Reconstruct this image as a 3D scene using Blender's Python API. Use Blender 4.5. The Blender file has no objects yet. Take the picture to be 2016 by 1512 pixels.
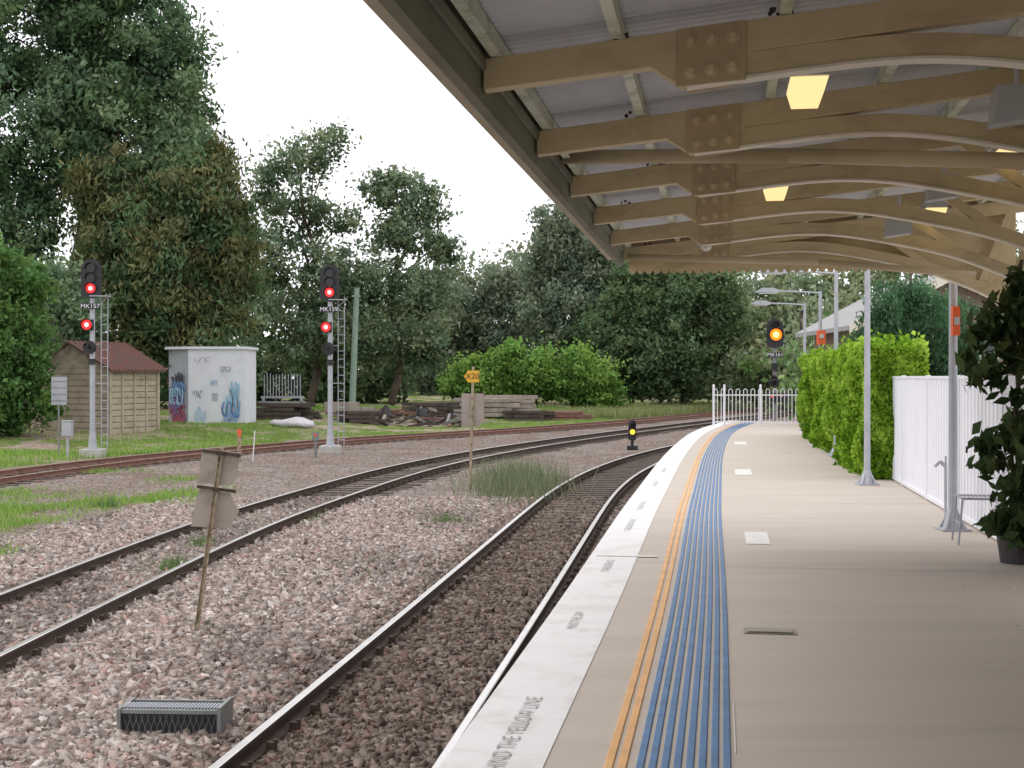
import bpy, math, random
import numpy as np
from mathutils import Vector, Matrix
random.seed(7); rng=np.random.default_rng(11)
D=bpy.data; SC=bpy.context.scene; COL=SC.collection
V=Vector
# ------------------------------------------------------------ materials
def new_mat(name):
    m=D.materials.new(name); m.use_nodes=True; nt=m.node_tree; nt.nodes.clear()
    out=nt.nodes.new('ShaderNodeOutputMaterial'); return m,nt,out
def ramp(nt,fac,stops):
    r=nt.nodes.new('ShaderNodeValToRGB'); e=r.color_ramp.elements
    while len(e)<len(stops): e.new(0.5)
    for i,(p,c) in enumerate(stops):
        e[i].position=p; e[i].color=(*c,1)
    nt.links.new(fac,r.inputs[0]); return r.outputs[0]
def noise(nt,scale,detail=4,rough=.6,vec=None,stretch=None):
    n=nt.nodes.new('ShaderNodeTexNoise'); n.inputs['Scale'].default_value=scale
    n.inputs['Detail'].default_value=detail; n.inputs['Roughness'].default_value=rough
    g=nt.nodes.new('ShaderNodeNewGeometry'); src=g.outputs['Position']
    if stretch:
        mp=nt.nodes.new('ShaderNodeMapping'); mp.inputs['Scale'].default_value=stretch
        nt.links.new(src,mp.inputs[0]); src=mp.outputs[0]
    nt.links.new(src,n.inputs['Vector']); return n.outputs['Fac']
def mul(c,k): return tuple(min(1,x*k) for x in c)
def mat(name,c,rough=.7,metal=0,var=.25,scale=6,bump=.15,fine=None,c2=None,stretch=None,bdist=.01):
    m,nt,out=new_mat(name); b=nt.nodes.new('ShaderNodeBsdfPrincipled')
    b.inputs['Roughness'].default_value=rough; b.inputs['Metallic'].default_value=metal
    f=noise(nt,scale,6,.65,stretch=stretch)
    if c2: stops=[(.36,c2),(.5,c),(.75,mul(c,1+var*.5))]
    else: stops=[(.3,mul(c,1-var)),(.52,c),(.75,mul(c,1+var*.6))]
    nt.links.new(ramp(nt,f,stops),b.inputs['Base Color'])
    if bump:
        f2=noise(nt,fine or scale*8,4,.6,stretch=stretch)
        bp=nt.nodes.new('ShaderNodeBump'); bp.inputs['Strength'].default_value=bump; bp.inputs['Distance'].default_value=bdist
        nt.links.new(f2,bp.inputs['Height']); nt.links.new(bp.outputs[0],b.inputs['Normal'])
    nt.links.new(b.outputs[0],out.inputs[0]); return m
def emis(name,c,s):
    m,nt,out=new_mat(name); e=nt.nodes.new('ShaderNodeEmission'); e.inputs[0].default_value=(*c,1); e.inputs[1].default_value=s
    nt.links.new(e.outputs[0],out.inputs[0]); return m
def attr_mat(name,trans=.3):
    m,nt,out=new_mat(name); a=nt.nodes.new('ShaderNodeAttribute'); a.attribute_name='Col'
    d=nt.nodes.new('ShaderNodeBsdfDiffuse'); nt.links.new(a.outputs['Color'],d.inputs[0])
    if trans>0:
        t=nt.nodes.new('ShaderNodeBsdfTranslucent'); nt.links.new(a.outputs['Color'],t.inputs[0])
        mx=nt.nodes.new('ShaderNodeMixShader'); mx.inputs[0].default_value=trans
        nt.links.new(d.outputs[0],mx.inputs[1]); nt.links.new(t.outputs[0],mx.inputs[2]); nt.links.new(mx.outputs[0],out.inputs[0])
    else: nt.links.new(d.outputs[0],out.inputs[0])
    return m
M={}
M['leaf']=attr_mat('leaf_foliage',.3)
M['stone']=attr_mat('ballast_stone',0)
M['bark']=mat('bark',(.13,.10,.075),.95,var=.5,scale=3,bump=.6,fine=20,bdist=.04)
M['barkpale']=mat('bark_pale',(.3,.27,.22),.95,var=.4,scale=3,bump=.4)
M['concrete']=mat('platform_concrete',(.51,.445,.38),.85,var=.11,scale=.9,bump=.12,fine=60,stretch=(.35,2.2,1),bdist=.003)
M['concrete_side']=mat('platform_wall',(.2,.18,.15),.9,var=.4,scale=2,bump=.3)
M['edgewhite']=mat('worn_white_paint',(.76,.75,.74),.7,var=.06,scale=2.6,bump=.1,c2=(.66,.64,.61))
M['blue']=mat('tactile_blue',(.085,.19,.36),.6,var=.3,scale=5,bump=.1)
M['orange_t']=mat('tactile_orange',(.70,.39,.15),.6,var=.2,scale=3,bump=.1)
M['patch']=mat('pale_patch',(.70,.68,.64),.8,var=.1,scale=8)
M['pit']=mat('pit_cover',(.38,.34,.29),.7,var=.2,scale=12)
M['seam']=mat('slab_joint',(.38,.33,.28),.9,var=.2,scale=10,bump=0)
M['letter']=mat('faded_lettering',(.40,.39,.38),.8,var=.3,scale=30,bump=0)
M['white']=mat('white_paint',(.80,.81,.84),.5,var=.05,scale=4,bump=.03)
M['fencewhite']=mat('fence_white',(.84,.85,.90),.5,var=.04,scale=1.5,bump=.02)
M['galv']=mat('galvanised_steel',(.45,.47,.51),.45,metal=.25,var=.15,scale=5,bump=.05)
M['galvdark']=mat('old_galvanised',(.24,.25,.25),.6,metal=.2,var=.3,scale=5,bump=.1)
M['black']=mat('black_paint',(.022,.022,.025),.5,var=.3,scale=5,bump=.05)
M['lens']=mat('dark_lens',(.015,.015,.018),.15,var=.1,scale=5,bump=0)
M['steel']=mat('rail_head_steel',(.70,.68,.66),.3,metal=.8,var=.15,scale=3,bump=.02)
M['steel2']=mat('rail_head_dull',(.36,.25,.2),.5,metal=.4,var=.3,scale=3,bump=.02)
M['rust']=mat('rail_rust',(.075,.05,.038),.85,var=.4,scale=5,bump=.3)
M['rustred']=mat('rail_rust_red',(.22,.115,.085),.85,var=.4,scale=5,bump=.3)
M['sleeper']=mat('sleeper',(.135,.108,.088),.95,var=.5,scale=5,bump=.5)
M['beam']=mat('beam_paint',(.64,.53,.325),.6,var=.08,scale=3,bump=.15,fine=40,c2=(.53,.43,.255),stretch=(1,1,2),bdist=.003)
M['beamlight']=mat('beam_flange_pale',(.82,.77,.64),.5,var=.12,scale=6,bump=.1)  # paler colour than the beams, for the strip along each arch's lower edge
M['plate']=mat('gusset_paint',(.52,.41,.25),.55,var=.12,scale=7,bump=.1)
M['fascia']=mat('fascia_olive',(.20,.20,.145),.7,var=.35,scale=1.5,bump=.1)
M['fasciaout']=mat('fascia_cream',(.50,.44,.32),.6,var=.15,scale=2,bump=.1)
M['purlin']=mat('purlin_paint',(.70,.74,.60),.45,var=.15,scale=6,bump=.1,c2=(.46,.50,.34))
M['roofmetal']=mat('corrugated_iron',(.62,.64,.69),.5,metal=.0,var=.22,scale=1.2,bump=.05)
M['pipe']=mat('pipe_paint',(.52,.43,.27),.5,var=.12,scale=4,bump=.05)
M['lamp']=emis('warm_lamp',(1,.74,.34),1.2)
M['greybox']=mat('grey_plastic',(.5,.52,.54),.5,var=.05,scale=5,bump=0)
M['red']=emis('red_lamp',(1,.03,.03),2.2); M['redcore']=emis('red_lamp_core',(1,.32,.32),3)
M['amber']=emis('amber_lamp',(1,.20,.015),2.2); M['ambercore']=emis('amber_core',(1,.6,.15),4)
M['yellow']=emis('yellow_lamp',(1,.65,.05),2)
M['hivis']=mat('orange_plastic',(.8,.13,.04),.5,var=.1,scale=5,bump=0)
M['signyellow']=mat('sign_yellow',(.75,.42,.03),.5,var=.15,scale=8,bump=0)
M['signback']=mat('sign_back',(.36,.31,.265),.65,var=.15,scale=2.5,bump=.1,c2=(.27,.23,.185))
M['postrust']=mat('weathered_post',(.40,.33,.22),.85,var=.4,scale=14,c2=(.16,.11,.07))
M['weatherboard']=mat('weatherboard',(.43,.365,.28),.85,var=.3,scale=2.5,bump=.2,c2=(.33,.27,.2))
M['gap']=mat('board_shadow_gap',(.10,.08,.06),.95,bump=0)
M['shedroof']=mat('shed_roof_red',(.15,.068,.055),.9,var=.6,scale=3,bump=.4,c2=(.10,.08,.065))
M['hutwhite']=mat('hut_white',(.70,.72,.77),.8,var=.08,scale=1.5,bump=.1)
M['hutgrey']=mat('hut_grey',(.40,.42,.46),.8,var=.2,scale=1.5,bump=.1)
for n,c in (('gblue',(.12,.28,.55)),('gdark',(.05,.05,.08)),('gred',(.32,.06,.10)),('gpurple',(.2,.12,.3)),('gteal',(.28,.5,.65))): M[n]=mat('graffiti_'+n,c,.6,bump=0)
M['brick']=mat('brick_mix',(.24,.185,.145),.9,var=.4,scale=9,bump=.3)
M['roofgrey']=mat('roof_grey',(.3,.3,.3),.7,var=.2,scale=3)
M['barge']=mat('cream_barge_board',(.74,.68,.58),.6,var=.1,scale=3)
M['glass']=mat('window_glass',(.04,.05,.06),.1,bump=0)
M['stackc']=mat('stacked_concrete',(.36,.31,.26),.9,var=.4,scale=2,bump=.3)
M['stackd']=mat('stacked_timber',(.085,.065,.055),.95,var=.5,scale=2,bump=.3)
M['tarp']=mat('white_tarp',(.58,.56,.58),.6,var=.2,scale=3,bump=.3)
M['blackbag']=mat('black_bag',(.02,.02,.025),.35,var=.3,scale=4,bump=.4)
M['greenpole']=mat('green_pole',(.23,.32,.25),.7,var=.2,scale=2)
M['cement']=mat('cement_block',(.5,.49,.46),.9,var=.2,scale=4)
M['chair']=mat('chair_metal',(.36,.36,.43),.4,metal=.3,var=.1,scale=4,bump=0)
M['terracotta']=mat('pot_dark',(.04,.035,.035),.6,var=.2,scale=4)
# ------------------------------------------------------------ mesh helpers
def root(name,loc=(0,0,0)):
    e=D.objects.new(name,None); e.empty_display_size=.3; e.location=loc; COL.objects.link(e); return e
def link(o,parent=None):
    COL.objects.link(o)
    if parent:
        o.parent=parent; o.matrix_parent_inverse=Matrix.Translation(-V(parent.location))
    return o
class B:
    def __init__(s): s.v=[];s.f=[];s.m=[]
    def add(s,vs,fs,mi=0):
        n=len(s.v); s.v+= [tuple(p) for p in vs]; s.f+=[tuple(i+n for i in f) for f in fs]; s.m+=[mi]*len(fs)
    def box(s,c,d,ax=None,mi=0):
        c=V(c); ax=ax or (V((1,0,0)),V((0,1,0)),V((0,0,1)))
        vs=[c+ax[0]*(d[0]/2*i)+ax[1]*(d[1]/2*j)+ax[2]*(d[2]/2*k) for i in(-1,1) for j in(-1,1) for k in(-1,1)]
        s.add(vs,[(0,1,3,2),(4,6,7,5),(0,4,5,1),(2,3,7,6),(0,2,6,4),(1,5,7,3)],mi)
    def cyl(s,p,q,r1,r2=None,n=12,mi=0,caps=True):
        p=V(p);q=V(q); r2=r1 if r2 is None else r2; d=(q-p).normalized()
        u=d.cross(V((0,0,1)) if abs(d.z)<.9 else V((1,0,0))).normalized(); w=d.cross(u)
        vs=[]
        for c,r in((p,r1),(q,r2)):
            for i in range(n):
                a=2*math.pi*i/n; vs.append(c+u*(r*math.cos(a))+w*(r*math.sin(a)))
        fs=[(i,(i+1)%n,n+(i+1)%n,n+i) for i in range(n)]
        if caps: fs+=[tuple(range(n))[::-1],tuple(range(n,2*n))]
        s.add(vs,fs,mi)
    def tube(s,pts,r,n=8,mi=0):
        for a,b in zip(pts[:-1],pts[1:]): s.cyl(a,b,r,r,n,mi)
    def prism(s,pts,o,ux,uy,dz,mi=0):
        o=V(o);ux=V(ux);uy=V(uy);dz=V(dz);n=len(pts)
        a=[o+ux*x+uy*y for x,y in pts]; b=[p+dz for p in a]
        s.add(a+b,[tuple(range(n))[::-1],tuple(range(n,2*n))]+[(i,(i+1)%n,n+(i+1)%n,n+i) for i in range(n)],mi)
    def sphere(s,c,r,mi=0,n=10,sc=(1,1,1)):
        c=V(c);vs=[];fs=[];m=n//2
        for j in range(m+1):
            t=math.pi*j/m
            for i in range(n):
                a=2*math.pi*i/n; vs.append(c+V((r*sc[0]*math.sin(t)*math.cos(a),r*sc[1]*math.sin(t)*math.sin(a),r*sc[2]*math.cos(t))))
        for j in range(m):
            for i in range(n): fs.append((j*n+i,j*n+(i+1)%n,(j+1)*n+(i+1)%n,(j+1)*n+i))
        s.add(vs,fs,mi)
    def build(s,name,mats,parent=None,smooth=False,bevel=0):
        me=D.meshes.new(name); me.from_pydata(s.v,[],s.f)
        for k in mats: me.materials.append(M[k])
        me.polygons.foreach_set('material_index',s.m)
        if smooth: me.polygons.foreach_set('use_smooth',[True]*len(me.polygons))
        me.update(); o=D.objects.new(name,me); link(o,parent)
        if bevel:
            b=o.modifiers.new('b','BEVEL'); b.width=bevel; b.segments=2
        return o
def fast(name,v,f,col,matk,parent=None,smooth=False):
    me=D.meshes.new(name); n=len(v); k=f.shape[1]; nf=len(f)
    me.vertices.add(n); me.vertices.foreach_set('co',np.ascontiguousarray(v,dtype=np.float32).ravel())
    me.loops.add(nf*k); me.loops.foreach_set('vertex_index',np.ascontiguousarray(f,dtype=np.int32).ravel())
    me.polygons.add(nf); me.polygons.foreach_set('loop_start',np.arange(0,nf*k,k,dtype=np.int32))
    me.polygons.foreach_set('loop_total',np.full(nf,k,dtype=np.int32))
    if smooth: me.polygons.foreach_set('use_smooth',np.ones(nf,dtype=bool))
    me.update(calc_edges=True)
    if col is not None:
        a=me.color_attributes.new('Col','FLOAT_COLOR','POINT')
        c=np.ones((n,4),dtype=np.float32); c[:,:3]=col; a.data.foreach_set('color',c.ravel())
    me.materials.append(M[matk]); o=D.objects.new(name,me); link(o,parent); return o
def text(name,body,size,loc,xd,yd,mk,parent=None,align='CENTER',sx=1):
    c=D.curves.new(name,'FONT'); c.body=body; c.size=size; c.align_x=align; c.align_y='CENTER'
    c.materials.append(M[mk]); o=D.objects.new(name,c)
    xd=V(xd).normalized(); yd=V(yd).normalized(); z=xd.cross(yd)
    mt=Matrix((( xd.x*sx,yd.x,z.x,loc[0]),(xd.y*sx,yd.y,z.y,loc[1]),(xd.z*sx,yd.z,z.z,loc[2]),(0,0,0,1)))
    COL.objects.link(o)
    if parent:
        o.parent=parent; o.matrix_parent_inverse=Matrix.Translation(-V(parent.location))
    o.matrix_basis=mt; return o
def spline(pts):
    P=sorted(pts); t=np.array([p[0] for p in P],float); x=np.array([p[1] for p in P],float); n=len(t); h=np.diff(t)
    A=np.eye(n); r=np.zeros(n)
    for i in range(1,n-1):
        A[i,i-1]=h[i-1];A[i,i]=2*(h[i-1]+h[i]);A[i,i+1]=h[i]; r[i]=6*((x[i+1]-x[i])/h[i]-(x[i]-x[i-1])/h[i-1])
    m=np.linalg.solve(A,r)
    def f(q):
        q=np.asarray(q,float); qc=np.clip(q,t[0],t[-1]); i=np.clip(np.searchsorted(t,qc)-1,0,n-2)
        a=qc-t[i]; b=t[i+1]-qc; H=h[i]
        y=(m[i]*b**3+m[i+1]*a**3)/(6*H)+(x[i]/H-m[i]*H/6)*b+(x[i+1]/H-m[i+1]*H/6)*a
        s0=(x[1]-x[0])/h[0]; s1=(x[-1]-x[-2])/h[-1]
        return y+np.minimum(q-t[0],0)*s0+np.maximum(q-t[-1],0)*s1
    return f
# ------------------------------------------------------------ layout curves (x as function of y)
xr=spline([(-6,-3.3),(0,-2.5),(9.3,-1.27),(16.3,-.36),(24.8,.72),(33.6,1.95),(42.6,3.8),(51.8,6.55),(62,10.7),(75,17.2),(90,25.8),(120,44)])
xm=spline([(-6,-6.2),(0,-6.0),(13,-5.65),(17,-5.5),(25.5,-5.02),(32,-4.25),(39.75,-3.05),(49.7,-.55),(60,2.95),(69.5,6.7),(85,13.2),(100,20),(130,34)])
xl=spline([(-6,-17.4),(0,-17),(20,-15.8),(37,-14),(43,-12.9),(51,-10.3),(60.5,-6),(68.5,-.9),(82,6.4),(99,13.8),(115,21.5),(140,33)])
xe=spline([(-4,-1.75),(0,-1.14),(5.61,-.297),(9.43,.286),(16.74,1.36),(19.8,1.83),(27.3,3.0),(33.75,4.1),(40,5.3),(45,6.5),(52,8.5)])
def ss(a,b,x):
    t=np.clip((x-a)/(b-a),0,1); return t*t*(3-2*t)
def ground_z(x,y):
    off=(xl(y)-x)*.85
    dip=.022*(np.abs(x-xr(y))<1.15)
    return -1.24+.4*ss(6,13,off)+.4*ss(15,50,off)-dip
def path(f,y0,y1,st):
    y=np.arange(y0,y1+1e-6,st); x=f(y); p=np.stack([x,y],1); t=np.gradient(p,axis=0); t/=np.linalg.norm(t,axis=1)[:,None]
    n=np.stack([t[:,1],-t[:,0]],1); return p,t,n
def sweep(b,pth,prof,mis,closed=False):
    p,t,n=pth; k=len(prof); vs=[]
    for i in range(len(p)):
        for o,z in prof: vs.append((p[i,0]+n[i,0]*o,p[i,1]+n[i,1]*o,z))
    fs=[];ms=[]
    for i in range(len(p)-1):
        for j in range(k if closed else k-1):
            j2=(j+1)%k; fs.append((i*k+j,i*k+j2,(i+1)*k+j2,(i+1)*k+j)); ms.append(mis[j])
    if closed: 
        fs+= [tuple(range(k)),tuple((len(p)-1)*k+j for j in range(k))]; ms+=[mis[0],mis[0]]
    nn=len(b.v); b.v+=vs; b.f+=[tuple(q+nn for q in f) for f in fs]; b.m+=ms
# ------------------------------------------------------------ platform frame
TH=math.radians(8.57); SN,CS=math.sin(TH),math.cos(TH); EYE=1.6
AV=V((SN,CS,0)); BV=V((CS,-SN,0)); ZV=V((0,0,1))
def PF(s,w,h=-EYE): return V((s*SN+w*CS,s*CS-w*SN,EYE+h))
# ------------------------------------------------------------ terrain
xs=np.concatenate([[-900,-500,-300,-180,-120,-90],np.arange(-70,46,.6),[60,80,120,200,400,900]])
ys=np.concatenate([[-60,-30,-15],np.arange(-6,125,.6),[130,140,160,200,300,500,900]])
X,Y=np.meshgrid(xs,ys); Z=ground_z(X,Y)
off=xl(Y)-X
inb=(1-ss(2.2,3.6,off+rng.normal(0,.25,X.shape)))
ridge=rng.normal(0,.012,X.shape)
Z=Z+ridge*(1+2*(off>3))
dr=np.abs(X-xr(Y)); 
trench=np.exp(-((X-(xm(Y)+xr(Y))/2)/1.0)**2)*.05*(Y<60)
Z-=trench
far=ss(110,150,Y); inb*=(1-far)
farright=ss(4,8,X-xr(Y))*ss(50,60,Y); inb*=(1-farright)
dark=np.exp(-(dr/1.1)**2)*.75
colr=np.stack([inb,dark,np.zeros_like(inb)],-1).reshape(-1,3)
ny,nx=X.shape; idx=np.arange(nx*ny).reshape(ny,nx)
F=np.stack([idx[:-1,:-1],idx[:-1,1:],idx[1:,1:],idx[1:,:-1]],-1).reshape(-1,4)
def terrain_mat():
    m,nt,out=new_mat('ground_mix'); L=nt.links.new
    a=nt.nodes.new('ShaderNodeAttribute'); a.attribute_name='Col'
    sp=nt.nodes.new('ShaderNodeSeparateColor'); L(a.outputs['Color'],sp.inputs[0])
    g=nt.nodes.new('ShaderNodeNewGeometry')
    vo=nt.nodes.new('ShaderNodeTexVoronoi'); vo.inputs['Scale'].default_value=20; L(g.outputs['Position'],vo.inputs['Vector'])
    sc=nt.nodes.new('ShaderNodeSeparateColor'); L(vo.outputs['Color'],sc.inputs[0])
    st=ramp(nt,sc.outputs[0],[(0,(.13,.105,.09)),(.3,(.28,.23,.20)),(.65,(.39,.325,.29)),(1,(.55,.49,.455))])
    def mix(fac,c1,c2,mode='MIX'):
        x=nt.nodes.new('ShaderNodeMixRGB'); x.blend_type=mode
        if isinstance(fac,float): x.inputs[0].default_value=fac
        else: L(fac,x.inputs[0])
        for i,c in((1,c1),(2,c2)):
            if isinstance(c,tuple): x.inputs[i].default_value=(*c,1)
            else: L(c,x.inputs[i])
        return x.outputs[0]
    edge=ramp(nt,vo.outputs['Distance'],[(0,(1,1,1)),(.6,(.75,.75,.75)),(.95,(.3,.3,.3))])
    st=mix(1.0,st,edge,'MULTIPLY')
    patch=ramp(nt,noise(nt,.5,4),[(.35,(.78,.73,.69)),(.6,(1.0,1.0,1.0))]); st=mix(1.0,st,patch,'MULTIPLY')
    st=mix(sp.outputs[1],st,mix(1.0,st,(.48,.41,.36),'MULTIPLY'))
    gn=noise(nt,.35,5); gc=ramp(nt,noise(nt,5,5),[(.3,(.06,.10,.03)),(.5,(.15,.21,.06)),(.72,(.28,.32,.12))])
    dirt=ramp(nt,noise(nt,3,6),[(.3,(.26,.20,.15)),(.7,(.46,.38,.31))])
    gf=ramp(nt,gn,[(.44,(0,0,0)),(.52,(1,1,1))])
    land=mix(gf,dirt,gc)
    col=mix(sp.outputs[0],land,st)
    b=nt.nodes.new('ShaderNodeBsdfDiffuse'); L(col,b.inputs[0])
    bp=nt.nodes.new('ShaderNodeBump'); bp.inputs['Strength'].default_value=.9; bp.inputs['Distance'].default_value=.03; bp.invert=True
    L(vo.outputs['Distance'],bp.inputs['Height']); L(bp.outputs[0],b.inputs['Normal']); L(b.outputs[0],out.inputs[0]); return m
M['ground']=terrain_mat()
fast('ground',np.stack([X,Y,Z],-1).reshape(-1,3),F,colr,'ground',smooth=True)
# ------------------------------------------------------------ ballast stones
def stones(name,n,xf,yr,size,colf,zoff=0):
    y=yr[0]+(yr[1]-yr[0])*rng.random(n)**1.35; lo,hi=xf(y); x=lo+(hi-lo)*rng.random(n)
    vis=(np.abs(x)/y<.43)&(y>6); x=x[vis]; y=y[vis]; n=len(x)
    base=np.array([[1,1,1],[1,-1,1],[-1,-1,1],[-1,1,1],[1,1,-1],[1,-1,-1],[-1,-1,-1],[-1,1,-1]],float)*.5
    v=base[None]+rng.normal(0,.17,(n,8,3)); s=size*(.5+.85*rng.random(n)); 
    v*=s[:,None,None]*np.array([1.15,1,.72])
    a=rng.random(n)*6.28; c,sn=np.cos(a),np.sin(a); tl=rng.normal(0,.5,n)
    vz=v[...,2]+v[...,0]*tl[:,None]
    vx=v[...,0]*c[:,None]-v[...,1]*sn[:,None]; vy=v[...,0]*sn[:,None]+v[...,1]*c[:,None]
    z=ground_z(x,y)+s*.17+zoff+rng.random(n)*.014
    P=np.stack([vx+x[:,None],vy+y[:,None],vz+z[:,None]],-1).reshape(-1,3)
    q=np.array([[0,3,2,1],[4,5,6,7],[0,1,5,4],[2,3,7,6],[1,2,6,5],[0,4,7,3]])
    Fq=(np.arange(n)[:,None,None]*8+q[None]).reshape(-1,4)
    C=np.repeat(colf(x,y,n),8,axis=0)
    return fast(name,P,Fq,C,'stone')
pal=np.array([[.42,.345,.30],[.49,.425,.38],[.32,.265,.235],[.21,.17,.15],[.58,.53,.49],[.38,.335,.31],[.42,.29,.25]])
def scol(x,y,n):
    c=pal[rng.choice(7,n,p=[.24,.18,.18,.14,.07,.1,.09])]*(.85+.35*rng.random(n))[:,None]
    d=np.exp(-((x-xr(y))/1.2)**4)*.52
    blot=.26*ss(.1,.9,np.sin(x*1.3+y*.35)*np.sin(y*.5-x*.4)+rng.normal(0,.2,n))
    grime=.14*np.exp(-((x-xm(y))/1.0)**2)
    return c*((1-d-grime)*(1-blot))[:,None]*(1-np.array([0,.06,.12])*(d/.5)[:,None])
stones('ballast_stones',120000,lambda y:(np.maximum(xm(y)-3.6,-.43*y),xe(y)-.1),(7,32),.05,scol)
# extra loose stones spilled over the sleepers of the platform track
stones('spilled_ballast',9000,lambda y:(xr(y)-1.25,xr(y)+1.25),(7,26),.04,scol,.03)
# ------------------------------------------------------------ tracks
def track(f,y0,y1,head,side,clips=True,yc=70,span=.66):
    r=root('railway_track',(float(f(20.)),20,-1.05))
    for sgn,nm in((-1,'rail_left'),(1,'rail_right')):
        b=B(); o=sgn*.7525; pth=path(f,y0,y1,.5); zt=-1.05
        prof=[(-.07,zt-.155),(-.07,zt-.14),(-.012,zt-.12),(-.012,zt-.045),(-.036,zt-.035),(-.036,zt-.006),(-.028,zt),(.028,zt),(.036,zt-.006),(.036,zt-.035),(.012,zt-.045),(.012,zt-.12),(.07,zt-.14),(.07,zt-.155)]
        prof=[(q+o,z) for q,z in prof]
        sweep(b,pth,prof,[1,1,1,1,1,0,0,0,1,1,1,1,1,1],True); b.build(nm,[head,side],r)
    p,t,n=path(f,y0,min(y1,yc),.02); d=np.concatenate([[0],np.cumsum(np.linalg.norm(np.diff(p,axis=0),axis=1))])
    bs=B();bc=B()
    for q in np.arange(.3,d[-1],span):
        i=int(np.searchsorted(d,q)); c=p[i]; tt=V((t[i,0],t[i,1],0)); nn=V((n[i,0],n[i,1],0)); j=random.uniform(-.05,.05)
        bs.box((c[0]+nn.x*j,c[1]+nn.y*j,-1.212-.09+random.uniform(-.006,.003)),(2.45+random.uniform(-.12,.08),.22,.18),(nn,tt,ZV))
        if clips and c[1]<45:
            for sg in(-1,1):
                for e in(-1,1):
                    cc=V((c[0],c[1],0))+nn*(sg*.7525+e*.1); cc.z=-1.17
                    bc.box(cc,(.07,.06,.07),(nn,tt,ZV)); cc2=cc+nn*(e*.03); cc2.z=-1.15
                    bc.cyl(cc2,cc2+ZV*.035,.018,.018,6)
    bs.build('sleepers',['sleeper'],r)
    if clips: bc.build('rail_clips',['rust'],r)
track(xr,-5,95,'steel','rust',span=.6); track(xm,-5,125,'steel','rust'); track(xl,10,135,'steel2','rustred',clips=False,yc=100)
# ------------------------------------------------------------ platform
pl=root('station_platform',(2,10,0))
b=B(); pe=path(xe,-4,50,.5)
sweep(b,pe,[(.3,0),(1.3,0),(4,0),(9,0),(16,0),(16,-1.5)],[0,0,0,0,0])
b.build('concrete_surface',['concrete'],pl)
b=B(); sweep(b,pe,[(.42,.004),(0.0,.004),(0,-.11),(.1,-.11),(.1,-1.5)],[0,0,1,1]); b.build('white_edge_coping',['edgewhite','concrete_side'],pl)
b=B(); xE=float(xe(50.)); b.box((xE+4.3,50.05,-.76),(8,.1,1.5)); b.build('platform_end_wall',['concrete_side'],pl)
b=B()
for i in range(8):
    o=.795+i*.0505
    sweep(b,pe,[(o,.001),(o+.005,.008),(o+.029,.008),(o+.034,.001)],[0,0,0])
b.build('blue_tactile_strip',['blue'],pl)
b=B()
for i in range(2):
    o=.665+i*.055
    sweep(b,pe,[(o,.001),(o+.005,.008),(o+.034,.008),(o+.039,.001)],[0,0,0])
b.build('orange_line',['orange_t'],pl)
b=B()
def flat(cx,cy,w,l,mi,z=.004):
    c=V((cx,cy,z)); b.add([c-BV*w/2-AV*l/2,c+BV*w/2-AV*l/2,c+BV*w/2+AV*l/2,c-BV*w/2+AV*l/2],[(0,1,2,3)],mi)
flat(2.43,13.6,.23,1.05,0);flat(3.88,23,.27,1.4,0);flat(5.5,33,.3,1.5,0);flat(1.62,8.6,.33,.2,1,.005)
flat(1.62,8.6,.29,.16,2,.009); flat(1.62,8.6,.275,.145,1,.013)
flat(1.02,12.2,.55,.10,0,.0075)
flat(1.015,6.25,.006,.9,0,.004)
for yy in (11.65,17.6,24,31): flat(4.3+.15*(yy-11),yy-.5,5.6,.010,2,.003)
for k in range(26):
    s_=random.uniform(6,30); w_=random.uniform(.4,2.3); q=random.uniform(.01,.03); p=PF(s_,w_); flat(p.x,p.y,q,q*2,random.choice([2,2,0]),.003)
b.build('surface_patches',['patch','pit','seam'],pl)
def edge_text(body,y0,size,off):
    x=float(xe(y0)); dx=float(xe(y0+.2)-xe(y0-.2))/.4; t=V((dx,1,0)).normalized(); n=V((t.y,-t.x,0))
    p=V((x,y0,.010))+n*off; text('edge_lettering',body,size,p,t,-n,'letter',pl)
edge_text('STAND BEHIND THE YELLOW LINE',5.95,.115,.23)
edge_text('MIND THE GAP',9.0,.09,.2)
edge_text('STAND BEHIND',11.6,.1,.21)
for yy in(14.8,17,20.5,23.5): edge_text('STAND BEHIND THE LINE',yy,.1,.21)
# ------------------------------------------------------------ canopy
cn=root('platform_canopy',PF(8,1,1.3))
Z0,Z1=-3.0,14.45
def chord(w): return 1.345+.11*(w+.98)
b=B()
def pbox(b,s0,s1,w0,w1,h0,h1,mi=0):
    c=PF((s0+s1)/2,(w0+w1)/2,(h0+h1)/2); b.box(c,(w1-w0,s1-s0,h1-h0),(BV,AV,ZV),mi)
pbox(b,Z0,Z1,-1.045,-.995,1.165,1.50,0); pbox(b,Z0,Z1,-.993,-.972,1.30,1.345,0); b.build('fascia_board',['fascia'],cn)
b=B(); pbox(b,Z0,Z1+.1,-1.16,-1.05,1.24,1.36,0); pbox(b,Z0,Z1+.1,-1.16,-1.148,1.355,1.42,0); b.build('gutter',['fasciaout'],cn)
arch=spline([(-.16,1.195),(.28,1.245),(.8,1.283),(1.24,1.243),(1.59,1.175),(2.07,1.056),(2.48,.897),(2.83,.676),(3.0,.46)])
tr=[Z1-.06-1.725*k for k in range(0,11)]
bm=B();bl=B();bp_=B();bb=B()
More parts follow.
